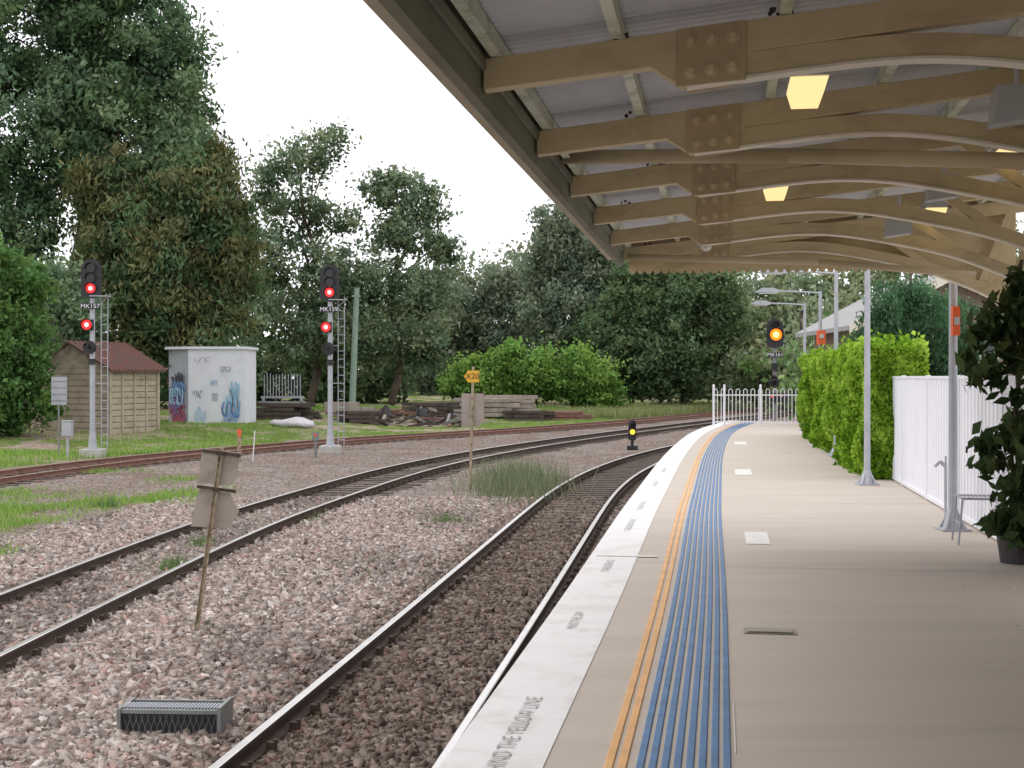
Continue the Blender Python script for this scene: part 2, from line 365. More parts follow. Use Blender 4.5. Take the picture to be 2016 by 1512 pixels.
for ti,s in enumerate(tr):
    th=.085
    pts=[(-.985,chord(-.985)-.13),(-.28,chord(-.28)-.135),(-.15,1.2),(.1,1.235),(.14,chord(.14)-.13),(3.35,chord(3.35)-.13),(3.35,chord(3.35)),(-.985,chord(-.985))]
    bm.prism(pts,PF(s+th/2,0,0),BV,ZV,-AV*th)
    ws=np.concatenate([np.linspace(-.13,2.6,28),np.linspace(2.66,3.0,8)]); hs=arch(ws)
    W=[(a,h) for a,h in zip(ws,hs)]
    nr=[]
    for i in range(len(W)):
        a=W[max(i-1,0)];c=W[min(i+1,len(W)-1)];d=math.hypot(c[0]-a[0],c[1]-a[1]); nr.append((-(c[1]-a[1])/d,(c[0]-a[0])/d))
    def strip(B_,lo,hi,t2):
        vs=[];k=len(W)
        for (w_,h_),(nx_,nh) in zip(W,nr):
            for q,e in((lo,-t2),(lo,t2),(hi,t2),(hi,-t2)): vs.append(PF(s+e,w_+nx_*q,h_+nh*q))
        fs=[]
        for i in range(k-1):
            for j in range(4): fs.append((i*4+j,i*4+(j+1)%4,(i+1)*4+(j+1)%4,(i+1)*4+j))
        fs+=[(0,1,2,3),(4*k-4,4*k-3,4*k-2,4*k-1)]; B_.add(vs,fs)
    strip(bm,.012,.108,.036); strip(bl,.0,.012,.048)
    for w0,w1 in((2.15,1.55),(2.6,2.9)):
        p=PF(s,w0,float(arch(w0))+.06); q=PF(s,w1,chord(w1)-.1); d=(q-p).normalized(); n=d.cross(AV)
        bm.box((p+q)/2,((q-p).length,.06,.07),(d,AV,n))
    c0=-.03; ch=1.325
    pp=[(-.145,-.125),(.14,-.105),(.14,.14),(-.14,.112)]
    bp_.prism(pp,PF(s-th/2-.001,c0,ch),BV,ZV,-AV*.012)
    bp_.prism([(-.1,-.135),(.12,-.105),(.12,.11),(-.1,.095)],PF(s+th/2+.001,c0,ch),BV,ZV,AV*.012)
    for r_ in(-1,1):
        for q in(-1,0,1):
            p=PF(s-th/2-.013,c0+q*.085,ch+r_*.062+q*.01)
            bb.cyl(p,p-AV*.006,.028,.028,12); bb.cyl(p-AV*.006,p-AV*.030,.021,.014,8)
bm.build('truss_beams',['beam'],cn,bevel=.004); bl.build('arch_flanges',['beamlight'],cn); bp_.build('gusset_plates',['plate'],cn,bevel=.003); bb.build('bolts',['beam'],cn)
b=B()
for w in(-.93,-.42,.27,.86,1.42,2.0,2.6,3.2):
    pbox(b,Z0,Z1,w-.024,w+.024,chord(w)+.002,chord(w)+.075)
b.build('purlins',['purlin'],cn)
b=B(); S=np.arange(Z0,Z1+.15,.0127); 
hh=lambda w:chord(w)+.088
vs=[];
for s in S:
    a=.011*math.sin(2*math.pi*s/.076)
    for w in(-1.12,1.2,3.6): vs.append(PF(s,w,hh(w)+a))
fs=[(i*3+j,i*3+j+1,(i+1)*3+j+1,(i+1)*3+j) for i in range(len(S)-1) for j in(0,1)]
b.add(vs,fs); b.build('corrugated_roof',['roofmetal'],cn,smooth=True)
b=B()
for s in tr:
    for w in(-.42,.27,.86,-.75):
        if random.random()<.6:
            p=PF(s-.03,w+random.uniform(-.05,.05),chord(w)+.004)
            for k in range(5): b.sphere(p+V((random.gauss(0,.025),random.gauss(0,.01),random.uniform(0,.025))),random.uniform(.007,.015),0,7)
b.build('clay_nests',['stackd'],cn)
# gable end
b=B(); w=-.94; i=0
while w<2.93:
    lo=1.115 if w<1.7 else max(.6,float(arch(w+.05))+.02)
    pbox(b,Z1+.02,Z1+.034+.004*(i%2),w,w+.0845,lo,chord(w)+.07)
    if w<1.7:
        c=PF(Z1+.027,w+.042,lo); b.cyl(c-AV*.006,c+AV*.0065,.034,.034,12)
    w+=.085; i+=1
b.build('gable_boards',['beam'],cn)
b=B()
b.tube([PF(8.5,-.95,1.37),PF(7.9,.4,1.25),PF(7.0,2.2,1.02),PF(6.7,3.1,.97)],.043,12)
b.tube([PF(14.2,-.93,1.24),PF(14.15,1.0,1.16),PF(14.0,2.5,1.0)],.035,10)
b.build('drain_pipes',['pipe'],cn,smooth=True)
b=B()
for s,w in((6.75,.42),(10.35,.42),(13.0,.42),(9.2,1.87),(12.5,1.87)):
    h=1.405 if w<1 else 1.465
    b.box(PF(s,w,h+.035),(.18,.46,.07),(BV,AV,ZV),1); b.prism([(-.088,0),(-.065,-.075),(.065,-.075),(.088,0)],PF(s-.2,w,h),BV,ZV,AV*.4,0)
b.build('ceiling_lights',['lamp','greybox'],cn)
b=B()
for s,w,h in((6.9,1.42,1.32),(9.9,1.55,1.33),(11.9,1.5,1.28)):
    c=PF(s,w,h); b.prism([(-.11,-.1),(.11,-.07),(.09,.09),(-.09,.09)],c,BV,ZV,AV*.16); b.cyl(c+ZV*.08,c+ZV*.25,.015)
b.build('speakers',['greybox'],cn,bevel=.008)
b=B(); c=PF(13.1,-.12,1.24); b.sphere(c,.055,0,12); b.cyl(c+ZV*.01,c+ZV*.06,.085,.065,14,0); b.cyl(c+ZV*.05,c+ZV*.2,.02,.02,8,0); b.build('dome_camera',['white','lens'],cn,smooth=True)
b=B()
for s in(tr[0],tr[2],tr[4],tr[6]):
    b.cyl(PF(s,3.02,-EYE),PF(s,3.02,.55),.06,.055,12); b.cyl(PF(s,3.02,-EYE),PF(s,3.02,-1.35),.1,.08,12)
b.build('canopy_columns',['beam'],cn)
# station building behind canopy (right, mostly out of view)
sb=root('station_building',PF(3,4,0))
b=B(); pbox(b,-3,9.5,3.4,7.4,-1.6,1.75,0); b.build('walls',['weatherboard'],sb)
b=B(); pbox(b,4.5,5.5,3.37,3.41,-1.55,.5,0); pbox(b,1,2.2,3.37,3.41,-.7,.4,1); pbox(b,7,8.2,3.37,3.41,-.7,.4,1); b.build('door_and_windows',['fasciaout','glass'],sb)
b=B(); b.prism([(3.2,1.76),(7.6,1.76),(5.4,3.1)],PF(-3.2,0,0),BV,ZV,AV*12.9); b.build('roof',['roofmetal'],sb)
# ------------------------------------------------------------ signals
def rounded(w,h,n=8):
    r=w/2; pts=[]
    for i in range(n+1):
        a=math.pi*i/n; pts.append((r*math.cos(a),h/2-r+r*math.sin(a)))
    for i in range(n+1):
        a=math.pi+math.pi*i/n; pts.append((r*math.cos(a),-h/2+r*.45+r*.45*math.sin(a)))
    return pts
XV=V((1,0,0)); YV=V((0,1,0))
def lens(b,c,r,lit=None,core=None,hood=True):
    c=V(c)
    b.cyl(c,c-YV*.05,r*1.15,r*1.15,18,1)
    if lit is not None:
        b.cyl(c-YV*.05,c-YV*.062,r,r,18,lit); b.cyl(c-YV*.062,c-YV*.066,r*.5,r*.5,14,core)
    else: b.cyl(c-YV*.05,c-YV*.058,r,r,18,2)
    if hood:
        n=12; vs=[]
        for k in range(n+1):
            a=math.radians(-15)+math.radians(210)*k/n
            for (rr,dy) in((r*1.18,.0),(r*1.22,.0),(r*1.22,-.24+.10*abs(math.cos(a))),(r*1.18,-.24+.10*abs(math.cos(a)))):
                vs.append(c+XV*(rr*math.cos(a))+ZV*(rr*math.sin(a))+YV*(dy-.02))
        fs=[]
        for k in range(n):
            for j in range(4): fs.append((k*4+j,k*4+(j+1)%4,(k+1)*4+(j+1)%4,(k+1)*4+j))
        b.add(vs,fs,1)
def tall_signal(x,y,label):
    gz=float(ground_z(x,y)); r=root('railway_signal',(x,y,gz)); 
    H=7.0
    b=B(); b.cyl((x,y,gz+.0),(x,y,gz+6.9),.10,.085,14,0); b.cyl((x,y,gz+.25),(x,y,gz+.32),.24,.24,12,0); b.cyl((x,y,gz+.32),(x,y,gz+.9),.16,.11,12,0)
    b.build('mast',['galv'],r,smooth=False)
    b=B(); b.box((x,y,gz+.1),(.75,.75,.36)); b.build('concrete_base',['cement'],r,bevel=.02)
    zc=gz+H-.68; yf=y-.16
    b=B(); b.prism(rounded(.72,1.38),(x,yf,zc),XV,ZV,YV*.03,0)
    b.box((x,yf+.12,zc-.05),(.34,.2,1.1),None,0)
    for k,dz in enumerate((.37,.02,-.35)):
        lens(b,(x,yf,zc+dz),.15 if k<2 else .165,3 if k==2 else None,4)
    zn=gz+H-1.66; b.box((x-.03,yf,zn),(.66,.02,.20),None,0)
    zl=gz+H-2.32; b.box((x-.1,yf+.06,zl),(.34,.2,.38),None,0); lens(b,(x-.13,yf-.04,zl),.17,3,4)
    zd=gz+H-3.12; b.cyl((x-.05,yf,zd),(x-.05,yf-.03,zd),.24,.24,24,0); lens(b,(x-.13,yf-.03,zd+.06),.06);lens(b,(x+.06,yf-.03,zd-.06),.06)
    b.box((x,yf+.08,zd-.5),(.2,.2,.2),None,1)
    b.build('signal_heads',['black','black','lens','red','redcore'],r)
    text('number_plate_text',label,.21,(x-.03,yf-.016,zn),(1,0,0),(0,0,1),'white',r,sx=1.1)
    b=B(); lx0=x+.28
    for dx in(0,.24): b.cyl((lx0+dx*.9,y+.1,gz+.25),(lx0+dx,y+.1,gz+H-1.3),.018,.018,6)
    zz=gz+.5
    while zz<gz+H-1.4: b.cyl((lx0,y+.1,zz),(lx0+.23,y+.1,zz),.013,.013,5); zz+=.3
    zt=gz+H-1.3
    b.box((x+.28,y,zt),(.62,.5,.03)); b.cyl((x+.05,y,zt-.5),(x+.55,y,zt),.018,.018,6)
    for dy in(-.25,.25): b.cyl((x+.56,y+dy,zt),(x+.56,y+dy,zt+.1),.012,.012,5)
    for q in(1.2,2.6,4.0): b.cyl((x,y,gz+q),(lx0,y+.1,gz+q),.014,.014,5)
    b.build('ladder',['galv'],r)
tall_signal(-14.9,48.7,'MK157'); tall_signal(-6.76,51,'MK159')
x,y=11.1,58.; gz=-1.24; r=root('railway_signal',(x,y,gz)); b=B(); b.cyl((x,y,gz),(x,y,3.0),.085,.08,12,0); b.build('mast',['galvdark'],r)
b=B(); yf=y-.15; zc=3.44; b.prism(rounded(.72,1.24),(x,yf,zc),XV,ZV,YV*.03,0); b.box((x,yf+.1,zc),(.34,.16,.9),None,0)
lens(b,(x,yf,zc+.34),.13); lens(b,(x+.03,yf,zc-.06),.25,3,4)
b.box((x,yf,2.53),(.66,.02,.2),None,0); b.box((x-.02,yf+.05,2.03),(.26,.2,.3),None,0)
b.cyl((x-.05,yf,1.37),(x-.05,yf-.03,1.37),.23,.23,22,0); b.prism([(-.12,0),(.12,0),(0,.16)],(x-.05,yf,1.55),XV,ZV,-YV*.03,0); lens(b,(x-.05,yf-.03,1.34),.08)
b.box((x+.12,yf,.72),(.9,.05,.40),None,0); b.cyl((x-.14,yf-.03,.76),(x-.14,yf-.05,.76),.06,.06,12,5); b.cyl((x+.25,yf-.03,.8),(x+.25,yf-.05,.8),.06,.06,12,6)
b.build('signal_heads',['black','black','lens','amber','ambercore','hivis','signyellow'],r)
text('number_plate_text','MK161',.21,(x,yf-.016,2.53),(1,0,0),(0,0,1),'white',r,sx=1.1)
x,y=4.72,53.8; r=root('dwarf_signal',(x,y,-1.24)); b=B(); b.box((x,y,-1.18),(.4,.4,.16),None,1); b.cyl((x,y,-1.2),(x,y,-.9),.06,.06,8,1)
b.prism(rounded(.3,.8),(x,y-.06,-.5),XV,ZV,YV*.12,0); lens(b,(x,y-.06,-.3),.085); lens(b,(x,y-.06,-.56),.1,3,3)
b.build('signal_body',['black','black','lens','yellow'],r)
# ------------------------------------------------------------ signs
def X20(x,y):
    gz=-1.24; r=root('speed_sign',(x,y,gz)); b=B(); b.cyl((x-.06,y,gz),(x+.02,y,gz+3.1),.035,.035,8,0); b.build('post',['postrust'],r)
    b=B(); z=gz+2.85; b.prism([(-.22,0),(-.11,.15),(.17,.15),(.17,-.15),(-.11,-.15)],(x,y-.05,z),XV,ZV,YV*.01,0); b.build('yellow_plate',['signyellow'],r)
    text('speed_text','X20',.20,(x+.0,y-.056,z),(1,0,0),(0,0,1),'black',r)
    b=B(); b.prism([(-.24,.42),(.33,.42),(.33,-.3),(.2,-.42),(-.24,-.42)],(x-.04,y+.045,gz+2.0),XV,ZV,YV*.012,0); b.build('back_of_board',['signback'],r)
X20(-1.0,34.7)
x,y=-3.55,15.4; gz=-1.24; r=root('track_sign',(x,y,gz)); b=B()
pb=V((x,y,gz-.05)); pt=V((-3.27,15.45,gz+2.04)); dv=(pt-pb).normalized(); hv=V((1,0,0)); hv=(hv-dv*hv.dot(dv)).normalized(); nv=hv.cross(dv)
if nv.y<0: nv=-nv
b.box((pb+pt)/2,(.03,.012,(pt-pb).length),(hv,nv,dv)); b.box((pb+pt)/2+hv*.02-nv*.015,(.006,.04,(pt-pb).length),(hv,nv,dv)); b.box((pb+pt)/2-hv*.02-nv*.015,(.006,.04,(pt-pb).length),(hv,nv,dv)); b.build('post',['postrust'],r)
b=B(); o=pb+dv*1.88
b.prism([(-.22,.19),(.20,.20),(.21,-.08),(.12,-.19),(-.23,-.19)],o+nv*.03,hv,dv,nv*.008,0)
o=pb+dv*1.42
b.prism([(-.20,.20),(.15,.19),(.28,.0),(.19,-.21),(-.24,-.24)],o+nv*.055,hv,dv,nv*.008,0)
b.build('sign_boards',['signback'],r,bevel=.002)
b=B()
for q in(2.05,1.64): b.box(pb+dv*q+nv*.018,(.44,.022,.035),(hv,nv,dv)); b.box(pb+dv*q-nv*.045,(.08,.01,.045),(hv,nv,dv))
for q in(2.05,1.64):
    for e in(-1,1): b.cyl(pb+dv*q-nv*.05+hv*.03*e,pb+dv*q-nv*.065+hv*.03*e,.011,.011,6)
b.build('brackets',['rust'],r)
# trackside box
x,y=-2.68,10.9; r=root('trackside_cable_box',(x,y,-1.24)); b=B(); rot=(V((.995,-.05,0)).normalized(),V((.05,.995,0)).normalized(),ZV)
def bx(dx,dy,dz,a,c_,d,mi): b.box(V((x,y,-1.24))+rot[0]*dx+rot[1]*dy+ZV*dz,(a,c_,d),rot,mi)
bx(0,0,.11,.76,.30,.2,1); bx(0,-.165,.215,.80,.03,.03,0); bx(0,.165,.215,.80,.03,.03,0); bx(.40,0,.12,.03,.38,.27,0); bx(-.395,0,.12,.03,.38,.24,0)
bx(0,-.165,.03,.78,.03,.03,0); bx(0,0.02,.214,.76,.28,.012,1)
for i in range(30): bx(-.37+i*.0255,-.05,.226,.012,.16,.03,2)
for i in range(32):
    bb_=V((x,y,-1.24))+rot[0]*(-.37+i*.024)+rot[1]*(-.166)
    b.cyl(bb_+ZV*.045,bb_+rot[0]*.05*(1 if i%2 else -1)+ZV*.2,.0022,.0022,4,0)
b.build('box_and_grille',['galvdark','black','galv'],r)
# small markers
x,y=-9.15,46; r=root('marker_post',(x,y,-1.24)); b=B(); b.cyl((x,y,-1.24),(x,y,-.15),.06,.06,10,0); b.cyl((x,y,-.4),(x,y,-.15),.065,.065,10,1); b.cyl((x+.45,y,-1.24),(x+.52,y,-.2),.02,.02,6,2); b.build('posts',['postrust','hivis','white'],r)
x,y=-6.95,48.5; r=root('marker_post',(x,y,-1.24)); b=B(); b.cyl((x,y,-1.24),(x,y,-.35),.05,.05,10,0); b.box((x,y,-.5),(.22,.12,.3),None,0); b.cyl((x,y-.061,-.45),(x,y-.08,-.45),.05,.05,12,1); b.build('post_and_disc',['galvdark','hivis'],r)
x,y=-15.4,47.5; r=root('equipment_cabinet',(x,y,-1.24)); b=B(); b.box((x,y,-.2),(.34,.25,.5)); b.cyl((x,y,-1.24),(x,y,-.45),.05,.05,8); b.box((x,y,.07),(.38,.29,.04)); b.build('cabinet',['galv'],r,bevel=.01)
x,y=-16.2,49.; r=root('notice_board',(x,y,-1.24)); b=B(); b.cyl((x,y,-1.24),(x,y,1.7),.03,.03,8,0); b.prism([(-.25,-.5),(.3,-.5),(.3,.5),(-.25,.5)],(x,y-.04,1.1),XV,ZV,YV*.02,1); 
for q in range(4): b.box((x+.02,y-.05,.75+q*.23),(.5,.01,.02),None,0)
b.build('post_and_board',['galvdark','hutgrey'],r)
# ------------------------------------------------------------ platform lamps
def lamp(x,y,H,arm=1.2):
    r=root('street_lamp',(x,y,0)); b=B(); b.cyl((x,y,.02),(x,y,H),.048,.04,14,0)
    b.box((x,y,.012),(.3,.3,.02),None,0); b.cyl((x,y,.02),(x,y,.22),.11,.052,8,0)
    for a in range(4):
        d=V((math.cos(a*math.pi/2+.78),math.sin(a*math.pi/2+.78),0)); b.cyl(V((x,y,.02))+d*.14,V((x,y,.2))+d*.05,.018,.01,6,0)
    top=V((x,y,H-.05)); b.tube([top,top-BV*.4+ZV*.03,top-BV*arm+ZV*.06],.022,8,0)
    c=top-BV*(arm+.15)+ZV*.06
    b.prism([(-.3,-.03),(.28,-.05),(.3,.03),(.15,.08),(-.12,.08)],c-AV*.09,BV,ZV,AV*.18,0)
    b.box(c-ZV*.055,(.4,.13,.02),(BV,AV,ZV),1)
    b.build('pole_arm_head',['galv','white'],r)
    return r
lamp(5.26,20.3,3.7,.9); r=lamp(4.6,14.30,3.5,.5)
b=B(); b.box((4.6,14.22,2.18),(.075,.06,.3),None,0); b.box((4.6,14.18,2.18),(.05,.02,.08),None,1); b.build('orange_help_box',['hivis','greybox'],r)
lamp(6.5,27.5,3.72,1.1); r=lamp(7.62,33.9,3.72,1.15); b=B(); b.box((7.62,33.8,2.57),(.2,.12,.35),None,0); b.box((7.62,33.73,2.6),(.1,.02,.1),None,1); b.build('orange_help_box',['hivis','greybox'],r)
lamp(8.75,41,3.8,1.15)
# ------------------------------------------------------------ gate fence
gf=root('hoop_top_gate_fence',(8,45,0)); b=B(); x0,x1,y=6.62,9.56,45.0; 
for z in(.12,1.0): b.box(((x0+x1)/2,y,z),(x1-x0,.03,.04))
n=24; sp_=(x1-x0)/n
for i in range(n+1): b.cyl((x0+i*sp_,y,.05),(x0+i*sp_,y,1.13),.014,.014,6)
for i in range(0,n,2):
    c=x0+(i+.5)*sp_; pts=[(c+sp_/2*math.cos(a),y,1.13+sp_*.6*math.sin(a)) for a in np.linspace(math.pi,0,7)]; b.tube(pts,.014,6)
for px in(x0,6.97,8.16,x1): b.cyl((px,y,0),(px,y,1.3),.04,.04,10); b.sphere((px,y,1.31),.045)
b.build('bars_and_posts',['white'],gf)
# ------------------------------------------------------------ white corrugated fence
wf=root('white_steel_fence',(5.3,17,0)); b=B(); W0=2.69; prof=[(0,0),(.09,0),(.10,.012),(.18,.012),(.19,0),(.2,0)]
s=11.2; pts=[]
while s<22.1:
    pts+= [(s+q,o) for q,o in prof[:-1]]; s+=.2
vs=[];
for s_,o in pts: vs+= [PF(s_,W0-o,-EYE+.03),PF(s_,W0-o,-.02)]
b.add(vs,[(2*i,2*i+2,2*i+3,2*i+1) for i in range(len(pts)-1)])
pbox(b,11.2,22.1,W0-.025,W0+.03,-.02,.01)
pbox(b,11.2,22.1,W0-.025,W0+.03,-1.58,-1.53)
for q in np.arange(11.2,22.2,2.4): pbox(b,q-.03,q+.03,W0-.03,W0+.03,-1.59,.02)
b.build('panels',['fencewhite'],wf)
r=root('garden_tap',PF(15.8,2.5)); b=B(); p=PF(15.8,2.5); b.cyl(p,p+ZV*.62,.018,.018,8); b.tube([p+ZV*.6,p+ZV*.66-BV*.06,p+ZV*.6-BV*.12],.02,8); b.cyl(p+ZV*.6,p+ZV*.72,.012); b.build('pipe',['galv'],r)
def chair(px,py,ang):
    r=root('metal_chair',(px,py,0)); b=B(); c,s_=math.cos(ang),math.sin(ang); ux=V((c,s_,0)); uy=V((-s_,c,0)); o=V((px,py,0))
    P=lambda a,b_,z:o+ux*a+uy*b_+ZV*z
    for a in(-.2,.2):
        b.tube([P(a,-.2,.44),P(a*1.1,-.24,0)],.011); b.tube([P(a*1.1,.26,0),P(a,.16,.44),P(a,.28,.85)],.011)
    b.tube([P(-.2,-.2,.44),P(.2,-.2,.44),P(.2,.18,.44),P(-.2,.18,.44),P(-.2,-.2,.44)],.011)
    for k in range(11): b.tube([P(-.2,-.2+.038*k,.445),P(.2,-.2+.038*k,.445)],.006,5)
    b.tube([P(-.2,.28,.85),P(0,.29,.89),P(.2,.28,.85)],.011)
    for k in range(7): b.tube([P(-.15+.05*k,.19,.5),P(-.15+.05*k,.275,.85)],.005,5)
    b.tube([P(-.2,-.22,.2),P(.2,-.22,.2)],.008); b.build('frame',['chair'],r)
chair(4.52,13.2,-1.75)
# ------------------------------------------------------------ shed
sh=root('weatherboard_shed',(-18.7,63,-1.1)); cr=V((-17.9,61,0)); d1=V((.366,.931,0)); d2=V((-.931,.366,0)); gz=-1.25; Lg,Ls=4.2,3.5; ev=2.0; rd=3.1
b=B()
nb=12
for i in range(nb):
    z0=gz+(ev-gz)*i/nb; z1=gz+(ev-gz)*(i+1)/nb
    c=cr+d2*Lg/2+d1*Ls/2; c.z=(z0+z1)/2; 
    b.box(c,(Lg,Ls,z1-z0-.03),(d2,d1,ZV)); 
c=cr+d2*Lg/2+d1*Ls/2; c.z=(ev+gz)/2; b.box(c,(Lg-.06,Ls-.06,ev-gz),(d2,d1,ZV),1)
b.prism([(0,0),(Lg,0),(Lg/2,rd-ev)],cr+ZV*(ev)+d1*.01,d2,ZV,d1*(Ls-.02)); b.build('walls',['weatherboard','gap'],sh)
b=B()
for px,py in((0,0),(Lg,0),(0,Ls)): 
    c=cr+d2*px+d1*py; c.z=(ev+gz)/2; b.box(c,(.16,.16,ev-gz),(d2,d1,ZV))
for q in(.25,.5,.75): c=cr+d1*Ls*q-d2*.02; c.z=(ev+gz)/2; b.box(c,(.06,.1,ev-gz),(d2,d1,ZV))
c=cr+d2*2.9-d1*.02; c.z=-.25; b.box(c,(1.0,.06,2.0),(d2,d1,ZV)); b.build('corner_boards_and_door',['weatherboard'],sh)
b=B()
for sg in(0,1):
    a=cr-d1*.3+d2*(-.3 if sg==0 else Lg+.3)+ZV*(ev-.16); e=cr-d1*.3+d2*(Lg/2)+ZV*(rd+.02); L=d1*(Ls+.6)
    up=V((0,0,.09)); b.add([a,e,e+L,a+L,a+up,e+up,e+L+up,a+L+up],[(0,1,2,3),(7,6,5,4),(0,4,5,1),(1,5,6,2),(2,6,7,3),(3,7,4,0)])
    for k in range(14):
        p=a+d1*((Ls+.6)*k/13); q=e+d1*((Ls+.6)*k/13); b.cyl(p+up*1.05,q+up*1.05,.045,.045,6)
b.build('roof',['shedroof'],sh)
# hut
hu=root('graffiti_hut',(-16,73,-.9)); b=B(); hz=-1.0; ht=3.05; hx0,hx1=-17.0,-14.0; hy=72.
b.box(((hx0+hx1)/2,hy+1.5,(hz+ht)/2),(hx1-hx0,3,ht-hz),None,0); 
b.prism([(-1.25,.9),(0,0),(0,2.9),(-1.25,2.9)],(hx0-.003,hy+.02,hz),XV,YV,ZV*(ht-hz-.02),1)
b.build('walls',['hutwhite','hutgrey'],hu)
b=B(); b.prism([(-1.45,.8),(-.1,-.12),(3.12,-.12),(3.12,3.1),(-1.45,3.1)],(hx0,hy,ht),XV,YV,ZV*.14); b.build('flat_roof',['hutwhite'],hu)
b=B(); b.box((-15.6,hy-.01,.2),(.9,.03,2.1),None,0); b.box((-15.6,hy-.04,.55),(.3,.02,.4),None,1); b.build('door',['hutwhite','hutgrey'],hu)
b=B()
def scrib(o,ux,n,mi,w,h,wd,seed):
    rr=random.Random(seed); pts=[]; nl=rr.randint(3,6)
    for s_i in range(nl):
        cx=w*((s_i+.5)/nl-.5); a0=rr.uniform(0,6.28); ext=rr.uniform(2.5,5.5); rx=w/nl*.55; rz=h*.5*rr.uniform(.6,1); m=9; st=[]
        for i in range(m):
            t=a0+ext*i/(m-1); st.append((cx+rx*math.cos(t)+.02*math.sin(3*t),rz*math.sin(t)*(1 if i<m-2 else 1.15)))
        pts.append(st)
    nrm=ux.cross(ZV); 
    for k,st in enumerate(pts):
        for i in range(len(st)-1):
            a=o+ux*st[i][0]+ZV*st[i][1]; c=o+ux*st[i+1][0]+ZV*st[i+1][1]; off=nrm*(.0007*(k*9+i)); d=(c-a).normalized(); s_=d.cross(nrm)*wd; e=d*wd*.5
            b.add([a-s_-e+off,c-s_+e+off,c+s_+e+off,a+s_-e+off],[(0,1,2,3)],mi)
for i,(cx,cz,w,h,mi,wd) in enumerate([(-14.75,.3,.9,1.5,4,.05),(-14.75,-.1,.85,1.0,0,.035),(-14.5,.7,.5,1.3,4,.03),(-14.8,0.1,.8,1.7,1,.014),(-16.5,.7,.5,.4,1,.012),(-16.35,-.4,.5,.9,4,.025),(-14.7,-.55,.9,.4,0,.03),(-16.2,2.5,.9,.3,3,.010),(-15.0,2.0,.5,.3,1,.01),(-15.6,1.3,.4,.25,0,.012)]):
    scrib(V((cx,hy-.06-i*.012,cz)),XV,60,mi,w,h,wd,i+3)
du=V((1.25,-.9,0)).normalized(); mo=V((hx0-.63,hy+.46,0)); nn=V((-.58,-.81,0))
for i,(a,cz,w,h,mi,wd) in enumerate([(-.1,1.2,1.0,1.0,1,.04),(.1,.9,.9,.9,0,.04),(0,-.2,1.1,.9,2,.08),(.1,-.5,.9,.6,2,.09),(-.2,.3,1,.8,3,.05),(.2,1.6,.6,.5,1,.03),(.1,.2,.8,1.2,3,.04),(0,.6,1.0,.9,4,.05)]):
    scrib(mo+du*a+nn*(.04+i*.014)+ZV*cz,du,60,mi,w,h,wd,i+40)
b.build('graffiti',['gblue','gdark','gred','gpurple','gteal'],hu)
# ------------------------------------------------------------ yard material
def stack(name,x,y,w,d,layers,h,mk,cols,seed=1,dz=0):
    rr=random.Random(seed); g=float(ground_z(x,y))+dz; r=root(name,(x,y,g)); b=B()
    for l in range(layers):
        for c in range(cols):
            wl=w*(1-.4*rr.random()*(l+1)/layers); z=g+h*(l+.5)*1.12
            o=rr.uniform(-.6,.6); a=rr.uniform(-.06,.06); b.box((x+o,y+(c-cols/2)*d/cols,z),(wl,d/cols*.8,h*.95),(V((math.cos(a),math.sin(a),0)),V((-math.sin(a),math.cos(a),0)),ZV))
    b.build('beams',[mk],r,bevel=.01)
stack('concrete_beam_stack',-2.0,90,4.6,3,4,.27,'stackc',4,2); stack('concrete_beam_stack',-.3,91.5,3.2,2,5,.26,'stackc',3,3)
stack('steel_rail_stack',3.2,90,4.2,2,3,.18,'rustred',5,4); stack('steel_rail_stack',-8.5,84,4.5,2,3,.14,'rustred',5,7)
stack('timber_sleeper_stack',-13.0,78,3.2,2.5,4,.22,'stackd',4,5); stack('timber_sleeper_stack',-8.4,77,2.2,2,3,.2,'stackd',4,6); stack('timber_sleeper_stack',-5.2,86,3,2,4,.2,'stackd',4,16); stack('timber_sleeper_stack',1.2,88,2.6,2,3,.2,'stackd',4,26)
# scrap heap
r=root('scrap_heap',(-8,80,-.8)); b=B(); rr=random.Random(5)
for k in range(90):
    x=rr.choice([-12.5,-9.5,-7.2,-5.0,-3.5])+rr.gauss(0,.8); y=79+rr.uniform(-2.5,4); g=float(ground_z(x,y)); a=rr.uniform(0,3.1); ti=rr.gauss(0,.3)
    d=V((math.cos(a),math.sin(a),ti)).normalized(); n=d.cross(ZV).normalized(); b.box((x,y,g+abs(rr.gauss(.15,.2))),(rr.uniform(.4,2.0),rr.uniform(.06,.22),rr.uniform(.05,.18)),(d,n,d.cross(n)),rr.choice([0,0,0,1,2,3]))
b.build('planks_and_scrap',['stackd','rustred','stackc','galvdark'],r)
g=float(ground_z(-13.4,80)); r=root('picket_rack',(-13.4,80,g)); b=B()
for i in range(13):
    a=-1.05+i*.175; b.box((-13.4+a,80,g+1.9+random.uniform(-.06,.06)),(.05,.05,1.4),(V((1,0,a*.03)),YV,ZV))
b.box((-13.4,80,g+1.25),(2.5,.12,.12)); b.box((-13.4,80,g+.95),(2.7,.3,.1)); 
for q in(-1.1,1.1): b.box((-13.4+q,80,g+.6),(.12,.3,1.2))
b.build('pickets',['galv'],r)
def blob(name,x,y,sx,sy,sz,mk,seed):
    g=float(ground_z(x,y)); rr=np.random.default_rng(seed); r=root(name,(x,y,g)); b=B(); b.sphere((x,y,g+sz*.45),1,0,18,(sx,sy,sz))
    b.v=[(v[0]+rr.normal(0,.04*sx)+.1*sx*math.sin(v[2]*9+v[1]*3),v[1]+rr.normal(0,.05),max(v[2]+rr.normal(0,.08*sz)+.18*sz*math.sin(v[0]*5+seed),g-.05)) for v in b.v]; b.build('cover',[mk],r,smooth=True)
